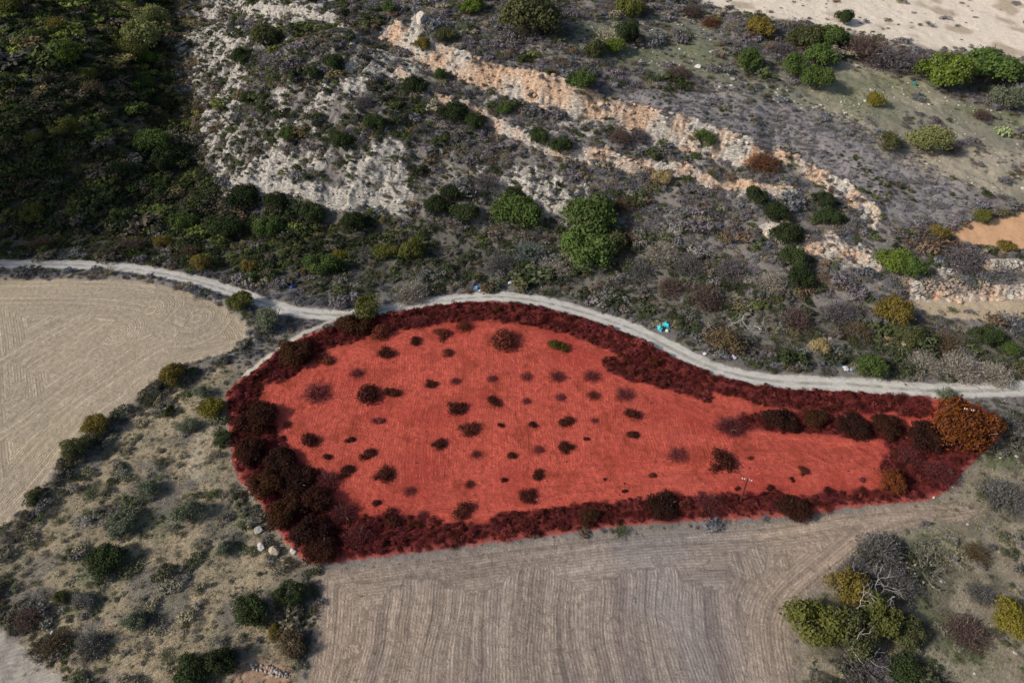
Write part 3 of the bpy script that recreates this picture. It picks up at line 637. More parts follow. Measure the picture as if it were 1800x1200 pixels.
def over(m, cols, wts, lf):
    global tint
    m = m > r.rand(n_); t2 = pick_tint(r, cols, wts, n_); tint[m] = t2[m]; isleaf[m] = (r.rand(n_) < lf)[m]
over(zz['spur']*.45, P_DARK, W_DARK, .7); over(zz['heath']*.9, [(.25,.235,.285),(.20,.195,.235),(.28,.26,.265),(.18,.18,.15)], [3,3,2,1], .2); over(zz['flank']*.85, [(.24,.19,.11),(.17,.15,.08),(.20,.16,.13)], [3,2,2], .6)  # flank scrub tinted tan to carry the sunlight on that side
over(zz['ravine']*(1-zz['flank']), P_DARK, W_DARK, .85); over(zz['valley'], P_DARK, W_DARK, .75); over(zz['belt']*.9, P_BELT, W_BELT, .45)
over(zz['ravine']*ss(185, 215, Y)*.13*(1-zz['flank']), [(.24,.28,.06),(.26,.22,.09),(.17,.21,.05)], [2,1,2], 1)  # sunlit highlights painted as bright yellow-green tints on upper ravine scrub
over(zz['lowleft'], P_LL, W_LL, .5); over(zz['lowright'], P_LL, W_LL, .4)
over(zz['hb']*.85, [(.10,.10,.085),(.07,.08,.045),(.15,.14,.14),(.12,.10,.075)], [3,3,3,2], .45)
# patches of the same plant grow together
pn = fbm(X, Y, 11, 3, 12.4); gm = ss(.18, .4, pn)*(zz['road_s'] > 3)*(1-zz['mead2'])
over(gm*.75, P_DARK, W_DARK, .85)
s0 = r.gamma(3, .2, n_) + .22; s0 *= np.where((r.rand(n_) < .05) & (zz['heath'] < .4), 2.0, 1)*(1 + .6*fbm(X, Y, 13, 2, 3.9)); s0 *= np.where(zz['ravine'] > .5, 1.6, 1)*np.where(zz['heath'] > .5, .62, 1)*np.where(zz['rk'] > .5, .75, 1)*np.where(zz['road_s'] < 3, .75, 1)
sc = np.c_[s0*r.uniform(.85, 1.2, n_), s0*r.uniform(.85, 1.2, n_), s0*r.uniform(.55, .95, n_)]
pidx = np.where(isleaf, r.randint(0, 4, n_), r.randint(4, 8, n_))
scatter('scrub', np.c_[X, Y, Hs(X, Y)-.06], r.rand(n_)*6.28, sc, tint, pidx, low_leafy+low_twig)
# reddish scrub round the red field
X, Y, r = cand(90000, 22, 45, 135)
z_ = zones(X, Y); dens = z_['rband']*(z_['red'] > .4)*(z_['road'] < .2)*(z_['track'] < .2)*.85*(z_['red_d'] > .35)
dens = np.maximum(dens, .035*(z_['red'] > .5)*ss(-.2, .3, fbm(X, Y, 5, 3, 5.6)))
keep = r.rand(len(X)) < dens; X, Y = X[keep], Y[keep]; n_ = len(X); print("red scrub", n_); rb_ = z_['rband'][keep]
P2 = [leafy("u", 300+i, nl=6, nq=240, flat=.6, lobe=.42, size=.085, mat=LEAFI) for i in range(3)] + [twiggy("u", 320+i, ns=60, w=.016, mat=LEAFI, leaves=110, curl=1) for i in range(3)]
s0 = (r.gamma(4, .10, n_) + .2)*np.where(rb_ > .3, 1, .28)
scatter('reddish_scrub', np.c_[X, Y, Hs(X, Y)-.05], r.rand(n_)*6.28, np.c_[s0, s0*r.uniform(.8, 1.2, n_), s0*r.uniform(.55, .9, n_)], pick_tint(r, P_RED, W_RED, n_), r.choice(6, n_, p=[.1,.1,.1,.24,.23,.23]), P2)
# loose stones
X, Y, r = cand(185000, 23)
z_ = zones(X, Y); _, lm_ = ledges(X, Y)
dens = .03*(z_['mead']+z_['mead2']*.4)*ss(.0, .35, fbm(X, Y, 6, 3, 3.8)) + .05*z_['rk'] + .26*lm_ + .012*z_['spur'] + .03*z_['red']*ss(0, .4, fbm(X, Y, 8, 3, 6.8)) + .02*z_['lowright'] + .004*z_['belt'] + .02*z_['pale']*0 + .012*z_['strip'] + .004*z_['stub']+.004*z_['ravine']
dens += .07*((z_['mead'] > .3) | (z_['mead2'] > .3))*ss(.3, .5, ridged(X, Y, 16, 2, 1.4))*1.4 + .02*np.exp(-((np.abs(z_['road_s'])-2.2)/.5)**2)
dens *= (z_['road'] < .2)*(z_['straw'] < .5)
keep = r.rand(len(X)) < dens*1.6; X, Y = X[keep], Y[keep]; n_ = len(X); print("stones", n_); zr = z_['red'][keep]; zs = z_['stub'][keep]
tt = np.array([(.62,.57,.5)])*r.uniform(.6, 1.1, n_)[:, None]; tt = np.where(zr[:, None] > .5, np.array([(.68,.20,.17)])*r.uniform(.7, 1.1, n_)[:, None], tt)
lmk = lm_[keep]; wrm = (lmk > .3) & (fbm(X, Y, 7, 3, 7.9) > -.1) & ((Y > 172) | (X > 10)) & (X > -45); tt[wrm] = np.array((.60,.44,.33))*r.uniform(.6, 1.1, wrm.sum())[:, None]
s0 = (r.gamma(2, .07, n_) + .08)*np.where(zr > .5, .55, 1)*np.where(lmk > .2, 2.3, 1)*np.where((z_['mead'] > .4)[keep], 1.3, 1)*np.where(zs > .5, .5, 1)
scatter('stones', np.c_[X, Y, Hs(X, Y)], r.rand(n_)*6.28, np.c_[s0*1.3, s0, s0*.65], tt, r.randint(0, 4, n_), [rock_mesh("u", 40+i, STONEI, 1) for i in range(4)])
# dry grass tufts
X, Y, r = cand(300000, 24, 30, 260)
z_ = zones(X, Y)
dens = .8*z_['lowleft'] + .75*z_['lowright'] + .35*z_['mead2']*ss(-.2, .3, fbm(X, Y, 9, 3, 1.1)) + .1*z_['strip'] + .12*z_['pale']*ss(.1, .4, fbm(X, Y, 5, 3, 7.1)) + .03*z_['mead'] + .25*(np.abs(z_['stub_d']) < 1.0) + .015*z_['stub']
dens *= (z_['road'] < .2)*(z_['straw'] < .4)*(z_['red'] < .4)*(z_['track'] < .3)*(1-z_['trail']*.9)*(Y < 250)
keep = r.rand(len(X)) < dens; X, Y = X[keep], Y[keep]; n_ = len(X); print("tufts", n_); zg = z_['green'][keep]; fl = z_['lowleft'][keep]
tt = pick_tint(r, [(.33,.28,.19),(.26,.22,.15),(.19,.18,.11),(.38,.33,.24)], [3, 3, 1.5, 1.5], n_); gsel = (zg > .35) | (r.rand(n_) < .08); tt[gsel] = np.array((.075,.11,.03))*r.uniform(.7, 1.4, gsel.sum())[:, None]
s0 = r.gamma(4, .05, n_) + .12
scatter('dry_grass', np.c_[X, Y, Hs(X, Y)-.02], r.rand(n_)*6.28, np.c_[s0, s0, s0*r.uniform(.5, 1, n_)], tt, r.randint(0, 3, n_), [twiggy("u", 400+i, ns=14, w=.03, mat=LEAFI, up=1.2) for i in range(3)])

# ------------------------------------------------------------------ individual plants
DENSE = [leafy("crown", 1+i, nl=22, nq=6500, size=.031, lobe=.34) for i in range(4)]
ROUND = [leafy("crown", 20+i, nl=34, nq=6000, size=.031, lobe=.27, flat=.62, ragged=.02) for i in range(2)]
LOOSE = [leafy("crown", 30+i, nl=24, nq=4200, size=.03, lobe=.3, ragged=.5) for i in range(3)]
TWIG = [twiggy("crown", 50+i, ns=420, w=.008, curl=1.1, leaves=1600) for i in range(3)]
SMALLD = [leafy("foliage", 60+i, nl=9, nq=1300, size=.06, lobe=.40, ragged=.6, flat=.5) for i in range(4)]
SMALLT = [twiggy("foliage", 70+i, ns=150, w=.013, curl=1.1, leaves=600) for i in range(4)]
TRUNK = [stems("trunk", 80+i) for i in range(3)]
SETS = dict(L=DENSE, R=ROUND, O=LOOSE, T=TWIG, D=SMALLD, S=SMALLT)
def place(px, py, wpx, hr):
    x, y, t = cast([px], [py], Hs, 0.0); rad = wpx/2*t[0]/FPX
    x, y, t = cast([px], [py], Hs, rad*hr*.45); rad = wpx/2*t[0]/FPX
    return float(x[0]), float(y[0]), float(Hs(x[0], y[0])), rad
cnt = [0]
def plant(px, py, wpx, kind, tint, label, name, cat, group=None, hr=.95, squash=1.0):
    cnt[0] += 1; k = cnt[0]; x, y, z, rad = place(px, py, wpx, hr)
    srcs = SETS[kind]; s = srcs[k % len(srcs)]; rz = (k*2.399) % 6.283
    if kind in 'DS':
        o = s.copy(); o.name = name; C.objects.link(o); o.color = (*tint, 1); o.parent = None
        o.location = (x, y, z-.05); o.rotation_euler = (0, 0, 0 if squash != 1 else rz); o.scale = (rad, rad*squash, rad*hr); root = o
    else:
        root = bpy.data.objects.new(name, None); C.objects.link(root); root.location = (x, y, z-.1); root.rotation_euler = (0, 0, 0); root.empty_display_size = .5
        c = s.copy(); c.name = 'crown'; C.objects.link(c); c.parent = root; c.rotation_euler = (0, 0, rz); kk = random.uniform(.88, 1.18); c.scale = (rad*1.1*kk, rad*1.1/kk, rad*hr*random.uniform(.85, 1.15)); c.color = (*tint, 1)
        tk = TRUNK[k % 3].copy(); tk.name = 'trunk'; C.objects.link(tk); tk.parent = root; tk.rotation_euler = (0, 0, rz); tk.scale = (rad, rad, rad*hr)
    root['label'] = label; root['category'] = cat
    if group: root['group'] = group
    return root
T_ = dict(dol=(.085,.09,.04), bgr=(.12,.165,.03), gr=(.07,.105,.03), grn=(.085,.13,.035), dk=(.03,.042,.018), dkg=(.042,.06,.024), yl=(.165,.14,.024), yo=(.115,.12,.032), lo=(.19,.20,.08), gg=(.13,.15,.105), pg=(.15,.13,.15), pb=(.13,.09,.085),
 rb=(.17,.08,.05), br=(.13,.095,.06), pl=(.30,.27,.25), tn=(.34,.26,.14), yb=(.16,.12,.03), dgr=(.14,.135,.14), ry=(.135,.040,.011), rd=(.042,.014,.009), rdk=(.032,.012,.009), rpu=(.13,.03,.035), rol=(.056,.022,.010), ror=(.15,.040,.012), ltg=(.24,.28,.12), bl=(.17,.20,.20))
BIG = [
(935,22,118,'L','dol',"broad dark olive tree at the top edge above the pale cliff"),
(683,12,34,'L','gr',"green bush at the top edge just left of the white boulder"),
(831,10,44,'L','bgr',"bright green bush at the top edge left of the broad olive tree"),
(1108,10,52,'L','yo',"olive and orange bush at the top edge beside the pale bare ground"),
(1046,88,46,'L','dol',"dark left bush of the trio above the cliff on the meadow"),
(1080,78,44,'L','bgr',"bright yellow-green middle bush of the trio on the meadow"),
(1103,58,48,'L','dkg',"dark upper right bush of the trio on the meadow"),
(1021,140,50,'L','gr',"green bush on the lip of the pale cliff, below the meadow trio"),
(1192,128,46,'T','pb',"brown leafless bush standing alone in the stony meadow"),
(1336,48,52,'L','yb',"yellow-brown round bush beside the bare pale ground"),
(1318,103,58,'L','gr',"round green bush below the yellow-brown one on the upper slope"),
(1250,36,36,'T','rb',"red-brown leafless bush left of the yellow-brown bush"),
(1288,42,42,'T','pl',"pale grey leafless bush between red-brown and yellow-brown bushes"),
(1215,18,40,'T','pb',"purplish leafless bush at the top edge of the bare ground"),
(1486,30,36,'L','dkg',"small dark green bush rising behind the green clump, topmost"),
(1418,64,62,'L','dol',"upper left tree of the five-tree green clump"),
(1462,62,62,'L','gr',"upper right tree of the five-tree green clump"),
(1444,97,66,'L','grn',"middle tree of the five-tree green clump"),
(1396,114,54,'L','gr',"lower left tree of the five-tree green clump"),
(1437,138,60,'R','gr',"round lowest tree of the five-tree green clump"),
(1372,82,46,'T','pg',"purple leafless thicket between green clump and round green bush"),
(1522,82,80,'T','pb',"brownish leafless thicket right of the green clump"),
(1565,98,78,'T','pg',"purple leafless thicket in the middle of the upper hedge"),
(1612,110,60,'T','pg',"purple leafless thicket touching the big bright green tree"),
(1664,124,96,'L','bgr',"big bright green tree with dense crown at the right edge"),
(1743,116,104,'L','grn',"dark green tree joined to the right of the big bright one"),
(1770,172,64,'O','gg',"pale grey-green olive tree under the pair of big green trees"),
(1798,135,34,'T','rb',"red-brown bush at the right edge beside the big green trees"),
(1540,176,34,'L','yl',"small yellow tree alone in the sloping meadow"),
(1634,246,74,'O','lo',"pale yellow-green olive tree alone on the purple scrub slope"),
(1676,258,36,'T','pg',"purple leafless bush touching the pale yellow-green olive tree"),
(1562,248,48,'O','dol',"low dull olive bush left of the pale yellow-green olive"),
(1728,200,34,'T','pb',"leafless brown bush left of the prickly pear"),
(1342,284,54,'T','rb',"rust-brown leafless bush on the lip of the orange ledge"),
(1238,244,48,'O','gr',"ragged green bush hanging over the pale cliff"),
(1165,314,38,'O','tn',"pale straw-coloured bush below the long cliff"),
(775,132,26,'L','gr',"small green bush on the orange ledge at its left end"),
(888,190,30,'L','gr',"small green bush at the cliff foot, right of the ledge"),
(742,78,32,'L','yb',"small yellow-brown bush on top of the cliff's left end"),
(784,60,36,'L','dol',"dark bush behind the top of the cliff's left end"),
(820,45,34,'O','gg',"grey-green bush above the cliff left of the olive tree"),
(468,66,62,'L','dol',"large olive bush on the crest of the rocky spur"),
(425,100,46,'L','dkg',"dark bush below the crest of the rocky spur"),
(585,108,36,'L','dkg',"dark bush high on the right side of the rocky spur"),
(600,246,46,'L','dkg',"dark green bush above the white rock face of the spur"),
(505,236,34,'L','gr',"green bush amid white rocks in the middle of the spur"),
(658,216,40,'L','dkg',"dark green bush at the head of the white rock face"),
(638,176,34,'T','pg',"purple leafless bush on the spur below the orange ledge"),
(548,130,30,'L','dkg',"dark bush on a rib between grey rocks of the spur"),
(440,170,34,'L','dkg',"dark bush low on the left flank of the spur"),
(730,150,48,'L','dk',"dark bush at the upper end of the dark row below the ledge"),
(795,196,52,'L','dk',"dark bush in the dark row below the orange ledge"),
(835,212,46,'L','dkg',"dark bush at the lower end of the row below the ledge"),
(945,238,40,'L','dkg',"left of two dark bushes on the grey slope below the cliff"),
(985,256,42,'L','dkg',"right of two dark bushes on the grey slope below the cliff"),
(1088,238,40,'T','pb',"left brown leafless bush against the long cliff face"),
(1122,236,42,'T','pg',"right purple leafless bush against the long cliff face"),
(858,316,52,'T','pg',"large purple leafless bush left of the white scree"),
(800,340,44,'L','dk',"dark bush above the left valley trees"),
(905,372,82,'L','gr',"mid-green tree below the white scree in the valley"),
(1042,378,104,'L','gr',"tall bright green tree, upper one of the valley pair"),
(1024,436,98,'L','grn',"bright green tree, lower left one of the valley pair"),
(1070,424,70,'L','dol',"olive-brown tree against the right of the valley pair"),
(908,338,38,'L','dk',"dark bush just above the mid-green valley tree"),
(1092,355,44,'T','br',"brown leafless bush right of the tall bright green tree"),
(820,372,56,'L','dkg',"dark bush left of the mid-green valley tree"),
(770,360,52,'L','dk',"very dark bush at the foot of the white rock face"),
(425,348,58,'L','dk',"dark bush at the foot of the spur's left corner"),
(485,352,48,'L','dk',"dark bush under the white rocks of the spur foot"),
(545,372,50,'L','dkg',"dark bush in the valley under the spur"),
(470,397,54,'R','gr',"rounded green bush in the terraced valley"),
(395,398,54,'L','dkg',"dark green bush left of the rounded one in the valley"),
(620,392,52,'L','dk',"dark tree in the valley below the white rock face"),
(565,462,62,'R','gr',"round dark green tree beside the small yellow tree"),
(597,450,36,'L','yl',"small yellow tree leaning on the round dark green tree"),
(676,440,42,'L','yo',"left of two yellow-green bushes in the valley scrub"),
(726,440,50,'L','yo',"right of two yellow-green bushes in the valley scrub"),
(436,468,36,'L','yb',"yellow-brown bush above the left bend of the road"),
(438,490,30,'L','gr',"small green bush at the road edge under the yellow-brown one"),
(288,427,36,'O','yb',"small yellowish bush on the left valley terrace"),
(352,462,38,'L','yb',"rust-yellow bush between road and terrace at the left"),
(70,428,48,'T','br',"brown leafless bush above the road at the far left"),
(228,430,50,'T','pb',"leafless bush on the terrace left of the small yellowish bush"),
(332,440,38,'T','br',"brown leafless bush right of the small yellowish bush"),
(422,527,48,'R','yo',"neat round olive-green tree between road and ploughed field"),
(472,560,56,'O','gg',"ragged grey-green tree at the tip of the ploughed field"),
(645,540,60,'O','yo',"yellow-olive tree where the road meets the red field"),
(724,512,62,'T','pl',"pale leafless tree above the road crest"),
(302,658,48,'L','yb',"yellow-olive bush on the field bank, upper one"),
(168,742,50,'L','yb',"yellow-olive bush on the field bank, middle one"),
(132,785,54,'L','dol',"dull olive bush on the field bank, lowest one"),
(372,718,44,'L','yl',"bright yellow bush left of the red field's corner"),
(328,748,38,'O','gg',"grey-green bush left of the bright yellow bush"),
(352,690,34,'O','gg',"grey-green bush above the bright yellow bush"),
(298,722,22,'L','dk',"tiny dark bush left of the bright yellow bush"),
(390,770,40,'O','dkg',"dark green bush against the red field's left edge"),
(1366,372,50,'L','dk',"topmost dark tree of the row down the gully"),
(1384,412,54,'L','dk',"second dark tree from the top in the gully row"),
(1396,452,56,'L','dkg',"third dark tree from the top in the gully row"),
(1410,488,50,'L','dk',"lowest dark tree of the row down the gully"),
(1448,352,42,'L','dk',"dark bush between the two orange rock ledges, upper"),
(1458,382,46,'L','dkg',"dark bush between the two orange rock ledges, lower"),
(1330,345,44,'L','dk',"dark bush under the right end of the lower ledge"),
(1572,458,58,'L','bgr',"bright green tree left of the tumbled stone wall"),
(1606,470,46,'L','grn',"green tree touching the tumbled stone wall"),
(1168,440,60,'T','pl',"pale leafless bush right of the bright valley pair"),
(1210,462,54,'T','dgr',"grey leafless bush in the middle of the scrub slope"),
(1128,470,54,'T','dgr',"grey leafless bush right below the valley pair"),
(975,470,60,'T','pl',"pale grey leafless bush below the bright valley pair"),
(930,440,56,'T','bl',"bluish grey bush left of the bright valley pair"),
(880,462,54,'T','dgr',"dark grey leafless bush in the scrub above the road"),
(1360,492,52,'T','pl',"pale leafless bush beside the dark gully row"),
(1285,470,56,'T','pg',"purplish leafless bush left of the dark gully row"),
(1180,500,52,'T','pb',"brownish leafless bush above the turquoise rubbish"),
(1270,600,68,'O','br',"olive-brown bush beside the road under the bleached tree"),
(1240,520,60,'T','pb',"brown leafless bush left of the bleached tree"),
(1400,560,60,'T','pb',"brown leafless bush right of the bleached tree"),
(1480,545,64,'T','pg',"purplish leafless bush above the pale earth patch"),
(1510,580,56,'T','br',"brown leafless bush on the slope below the gully"),
(1570,545,64,'L','yb',"yellow-brown bush at the left end of the tan strip"),
(1600,590,56,'L','dol',"dull olive bush below the tan strip"),
(1660,600,56,'T','br',"brown thicket below the middle of the tan strip"),
(1735,590,52,'L','dkg',"dark bluish green bush below the tan strip"),
(1778,612,32,'L','gr',"small green bush at the right edge below the tan strip"),
(1530,645,56,'L','gr',"green bush beside the road, right of the blue rubbish"),
(1397,648,16,'D','bgr',"tiny bright green bush on the road verge"),
(1445,606,40,'O','tn',"straw-coloured bush in the dark scrub above the road"),
(1625,632,64,'T','pl',"left of three pale lilac leafless bushes above the road"),
(1690,640,72,'T','pl',"middle of three pale lilac leafless bushes above the road"),
(1748,654,60,'T','pl',"right of three pale lilac leafless bushes above the road"),
(1664,692,36,'O','gg',"grey-green bush growing at the lower road edge"),
(1632,408,44,'T','pg',"lilac leafless bush left of the orange field"),
(1692,452,68,'T','pg',"purplish leafless bush below the orange field"),
(1730,380,34,'L','yo',"yellow-olive bush on the rim of the orange field"),
(1650,410,40,'L','yb',"brownish bush between lilac bush and orange field"),
(1770,432,30,'L','yb',"rusty bush in the lower part of the orange field"),
(115,92,62,'L','bgr',"sunlit bright yellow-green tree on the left slope"),
(245,64,72,'L','lo',"sunlit pale green tree at the head of the ravine"),
(262,28,56,'L','lo',"uppermost sunlit tree at the head of the ravine"),
(226,86,56,'L','yo',"yellowish tree below the sunlit ravine-head trees"),
(255,102,34,'L','bgr',"small bright green tree in the ravine beside the dark shade"),
(155,132,42,'L','yo',"yellow-green tree below and right of the sunlit slope tree"),
(162,160,46,'O','br',"brown-olive bush under the yellow-green slope tree"),
(265,250,58,'L','gr',"big green tree in the middle of the ravine"),
(288,182,46,'L','dkg',"dark green tree in the ravine above the big one"),
(285,282,48,'L','dkg',"dark tree in the ravine right below the big one"),
(110,222,46,'L','yo',"olive-yellow bush in the shade of the left slope"),
(58,238,34,'L','yo',"small olive bush left of the shaded olive-yellow bush"),
(98,42,42,'O','yb',"dry yellowish bush above the sunlit slope tree"),
(18,10,44,'L','yo',"yellow-green bush in the top left corner"),
(212,300,44,'L','dkg',"green bush low in the ravine, left side"),
(250,145,38,'L','gr',"green bush halfway up the ravine"),
(10,138,34,'L','gr',"green bush at the left edge of the slope"),
(210,388,46,'L','gr',"green bush in the valley floor below the ravine"),
(60,378,44,'L','yo',"olive bush in the valley floor at the far left"),
(325,385,50,'L','gr',"green bush at the mouth of the ravine"),
(150,350,40,'L','dkg',"dark green bush on the lower left slope"),
(255,862,48,'O','gg',"grey-green bush in the dry patch below the bank"),
(215,918,62,'O','gg',"large grey-green bush on the dry patch, upper middle"),
(182,985,64,'L','dkg',"dark green bush on the dry patch, widest one"),
(146,1056,42,'O','dgr',"round grey bush low on the dry patch"),
(104,1050,30,'L','dol',"small olive bush left of the round grey bush"),
(236,1092,46,'O','gg',"grey-green bush low in the middle of the dry patch"),
(330,900,56,'O','gg',"faint grey-green bush right of the large grey-green one"),
(395,965,30,'L','gg',"small bush on the bare straw patch"),
(445,1072,66,'L','dkg',"dark bush left of the rounded stubble-edge tree"),
(508,1042,56,'R','dkg',"rounded dark tree at the stubble field's left edge"),
(512,1130,56,'O','br',"olive-brown bush at the stubble field's lower left edge"),
(335,1178,72,'L','dkg',"large dark green tree at the bottom edge"),
(388,1165,58,'L','dk',"very dark bush right of the large bottom tree"),
(482,1108,30,'L','yb',"small yellow-brown bush beside the olive-brown one"),
(160,1130,60,'T','dgr',"grey leafless bush above the pale track corner"),
(50,1085,56,'T','pb',"brown leafless thicket beside the pale track, upper"),
(95,1130,60,'T','br',"brown leafless thicket beside the pale track, lower"),
(60,870,34,'L','dol',"small olive bush at the lower end of the ploughed field"),
(1432,1095,104,'R','yo',"big olive-green tree left of the dead branches"),
(1492,1032,78,'L','yb',"yellow-olive tree above the dead branches"),
(1548,1090,84,'L','yo',"yellow-green tree under the dead branches' right side"),
(1500,1112,96,'L','dol',"dark olive tree directly under the dead branches"),
(1592,1105,62,'L','dol',"small dark olive tree right of the dead branches"),
(1552,968,84,'T','dgr',"dark grey thicket above the olive tree group, upper"),
(1580,1020,72,'T','dgr',"dark grey leafless thicket right of the yellow-olive tree"),
(1515,1000,64,'T','dgr',"dark grey thicket at the stubble field's corner"),
(1530,1165,84,'T','pg',"purplish leafless bush below the olive tree group"),
(1600,1180,70,'O','dkg',"dark green bush below and right of the olive tree group"),
(1792,1090,84,'L','yl',"yellow tree at the right edge near the bottom"),
(1728,1042,48,'T','dgr',"small grey leafless bush left of the yellow edge tree"),
(1770,868,78,'T','dgr',"broad grey-green bush right of the red field's corner"),
(1705,1108,74,'T','pb',"brown leafless thicket left of the yellow edge tree"),
(1720,970,46,'T','br',"brown bush on the stony grass below the grey-green bush"),
(1780,745,60,'T','dgr',"dark grey bush right of the rust-orange tree"),
(1702,745,108,'L','ry',"large rust-orange tree at the right end of the red field"),
(1570,845,52,'L','ror',"orange-brown bush in the red field's lower right"),
(1436,735,46,'L','rol',"olive-rust bush rising in the dark hedge of the red field"),
(1372,738,56,'L','rdk',"left end bush of the dark hedge in the red field"),
(1500,748,54,'L','rdk',"dark bush in the middle of the red field's hedge"),
(1560,748,56,'L','rd',"red-brown bush near the right end of the hedge"),
(1625,765,68,'L','rdk',"dark bush between the hedge and the rust-orange tree"),
(1655,830,60,'T','rpu',"crimson leafless thicket below the rust-orange tree"),
(1600,800,56,'T','rpu',"crimson leafless thicket under the right end of the hedge"),
(1285,747,54,'T','rpu',"round purple-red leafless bush left of the hedge"),
(520,622,66,'L','rol',"dark olive-red bush at the upper left of the red field"),
(620,568,60,'L','rol',"rust bush under the yellow-olive roadside tree"),
(450,735,66,'L','rd',"uppermost bush of the dark thicket in the left corner"),
(440,790,60,'L','rd',"bush at the left rim of the dark thicket"),
(488,808,62,'L','rdk',"dark bush at the right shoulder of the dark thicket"),
(465,850,64,'L','rol',"brownish bush in the waist of the dark thicket"),
(520,842,62,'L','rdk',"nearly black bush in the middle of the dark thicket"),
(552,880,62,'L','rd',"dark bush on the field side of the dark thicket"),
(500,900,66,'L','rol',"brown bush beside the red bank of the dark thicket"),
(545,935,66,'L','rdk',"nearly black bush low in the dark thicket"),
(560,968,56,'L','rd',"lowest bush of the dark thicket in the bottom corner"),
(600,900,58,'T','rpu',"crimson leafless bush right of the dark thicket"),
(625,945,62,'T','rpu',"crimson leafless bush at the lower corner right of the thicket"),
(575,845,50,'T','rpu',"purple-red leafless bush above the crimson ones"),
(1165,885,56,'L','rdk',"black-green bush on the lower margin of the red field"),
(1035,908,38,'L','rol',"rust-brown bush on the lower margin near the middle"),
(1400,892,60,'L','rd',"dark red bush on the lower margin right of the pole"),
(1250,885,52,'T','rpu',"crimson leafless bush on the lower margin left of the pole"),
(600,636,1,'D','rd',None),
]
for px, py, wp, kd, tn, lb in BIG:
    if lb is None: continue
    nm = 'small_bush' if kd in 'DS' else ('tree' if ' tree' in lb.split(',')[0] and 'tree' in lb else 'bush'); 
    h = {'L': 1.3, 'R': 1.35, 'O': 1.2, 'T': .95}.get(kd, .8)
    if tn in ('rd','rdk','rol'): wp = wp*1.04
    plant(px, py, wp, kd, T_[tn], lb, {'tree': 'tree', 'bush': 'leafless_bush' if kd == 'T' else 'bush', 'small_bush': 'bush'}[nm], 'tree' if nm == 'tree' else 'bush', hr=h*(.62 if tn in ('rd','rdk','rol','rpu') else 1))
# ---- orchard remnants on the red soil: rows counted from the road
ORD = ['first', 'second', 'third', 'fourth', 'fifth', 'sixth', 'seventh', 'eighth', 'ninth', 'tenth', 'eleventh', 'twelfth', 'thirteenth']
ROWS = [
 [(672,585,46,'D',0),(733,562,40,'S',1),(773,587,34,'D',0),(816,573,42,'S',0),(880,596,60,'D',0)],
 [(571,630,34,'D',0),(680,618,34,'D',2),(727,600,26,'D',2),(788,620,24,'D',0),(980,608,38,'D',3)],
 [(555,687,66,'S',1),(626,655,34,'S',1),(642,692,52,'D',2),(688,688,30,'D',2),(758,673,24,'D',2),(800,668,26,'S',1),(864,665,26,'S',1),(924,661,28,'S',1),(980,660,38,'S',1),(1040,660,40,'S',1)],
 [(505,745,22,'S',1),(664,738,22,'D',1),(803,714,38,'D',2),(866,707,30,'D',2),(925,704,22,'S',1),(985,697,26,'S',1),(1043,693,32,'S',0),(1098,692,46,'S',1)],
 [(540,774,38,'D',2),(615,772,18,'D',2),(824,751,38,'D',0),(880,748,14,'D',2),(937,745,18,'D',2),(995,741,30,'D',2),(1045,738,18,'S',1),(1110,725,32,'D',2)],
 [(573,803,18,'D',2),(645,797,30,'D',2),(771,778,28,'D',2),(836,797,24,'S',1),(900,799,20,'D',2),(946,789,26,'S',1),(995,787,30,'D',2),(1030,770,12,'D',2),(1112,765,24,'D',2)],
 [(605,828,32,'D',2),(673,831,38,'D',2),(825,850,26,'S',0),(886,842,14,'D',2),(946,834,26,'D',2),(1064,842,8,'D',2),(1097,862,12,'D',2),(1147,836,16,'D',0),(1190,797,44,'S',1),(1265,808,54,'D',2),(1320,805,12,'D',0)],
 [(661,882,18,'D',2),(720,862,28,'S',1),(930,872,36,'D',2),(1355,858,18,'D',2),(1392,842,12,'D',2),(1410,826,22,'D',0),(1455,860,16,'D',2),(1515,842,14,'D',1),(1295,858,12,'D',2)],
 [(689,910,42,'D',2),(742,905,30,'S',1),(808,897,44,'D',0)]]
OT = [(.12,.030,.020), (.17,.038,.044), (.060,.015,.011), (.075,.062,.012)]
for ri, row in enumerate(ROWS):
    row.sort(); nr = len(row)
    for ci, (px, py, wp, kd, ti) in enumerate(row):
        sz = 'tiny' if wp < 20 else 'small' if wp < 34 else 'large'
        look = 'twiggy' if kd == 'S' else 'leafy'; tn = ['brown', 'purplish', 'blackish', 'yellow-green'][ti]
        c = np.array(OT[ti])*random.uniform(.85, 1.2)
        plant(px, py, wp*.98, kd, tuple(c), f"{sz} {tn} {look} shrub, {ORD[ci]} from left in the {ORD[ri]} row of the red field", 'shrub', 'shrub', 'rows of shrubs on the red field', hr=.6, squash=1.0)
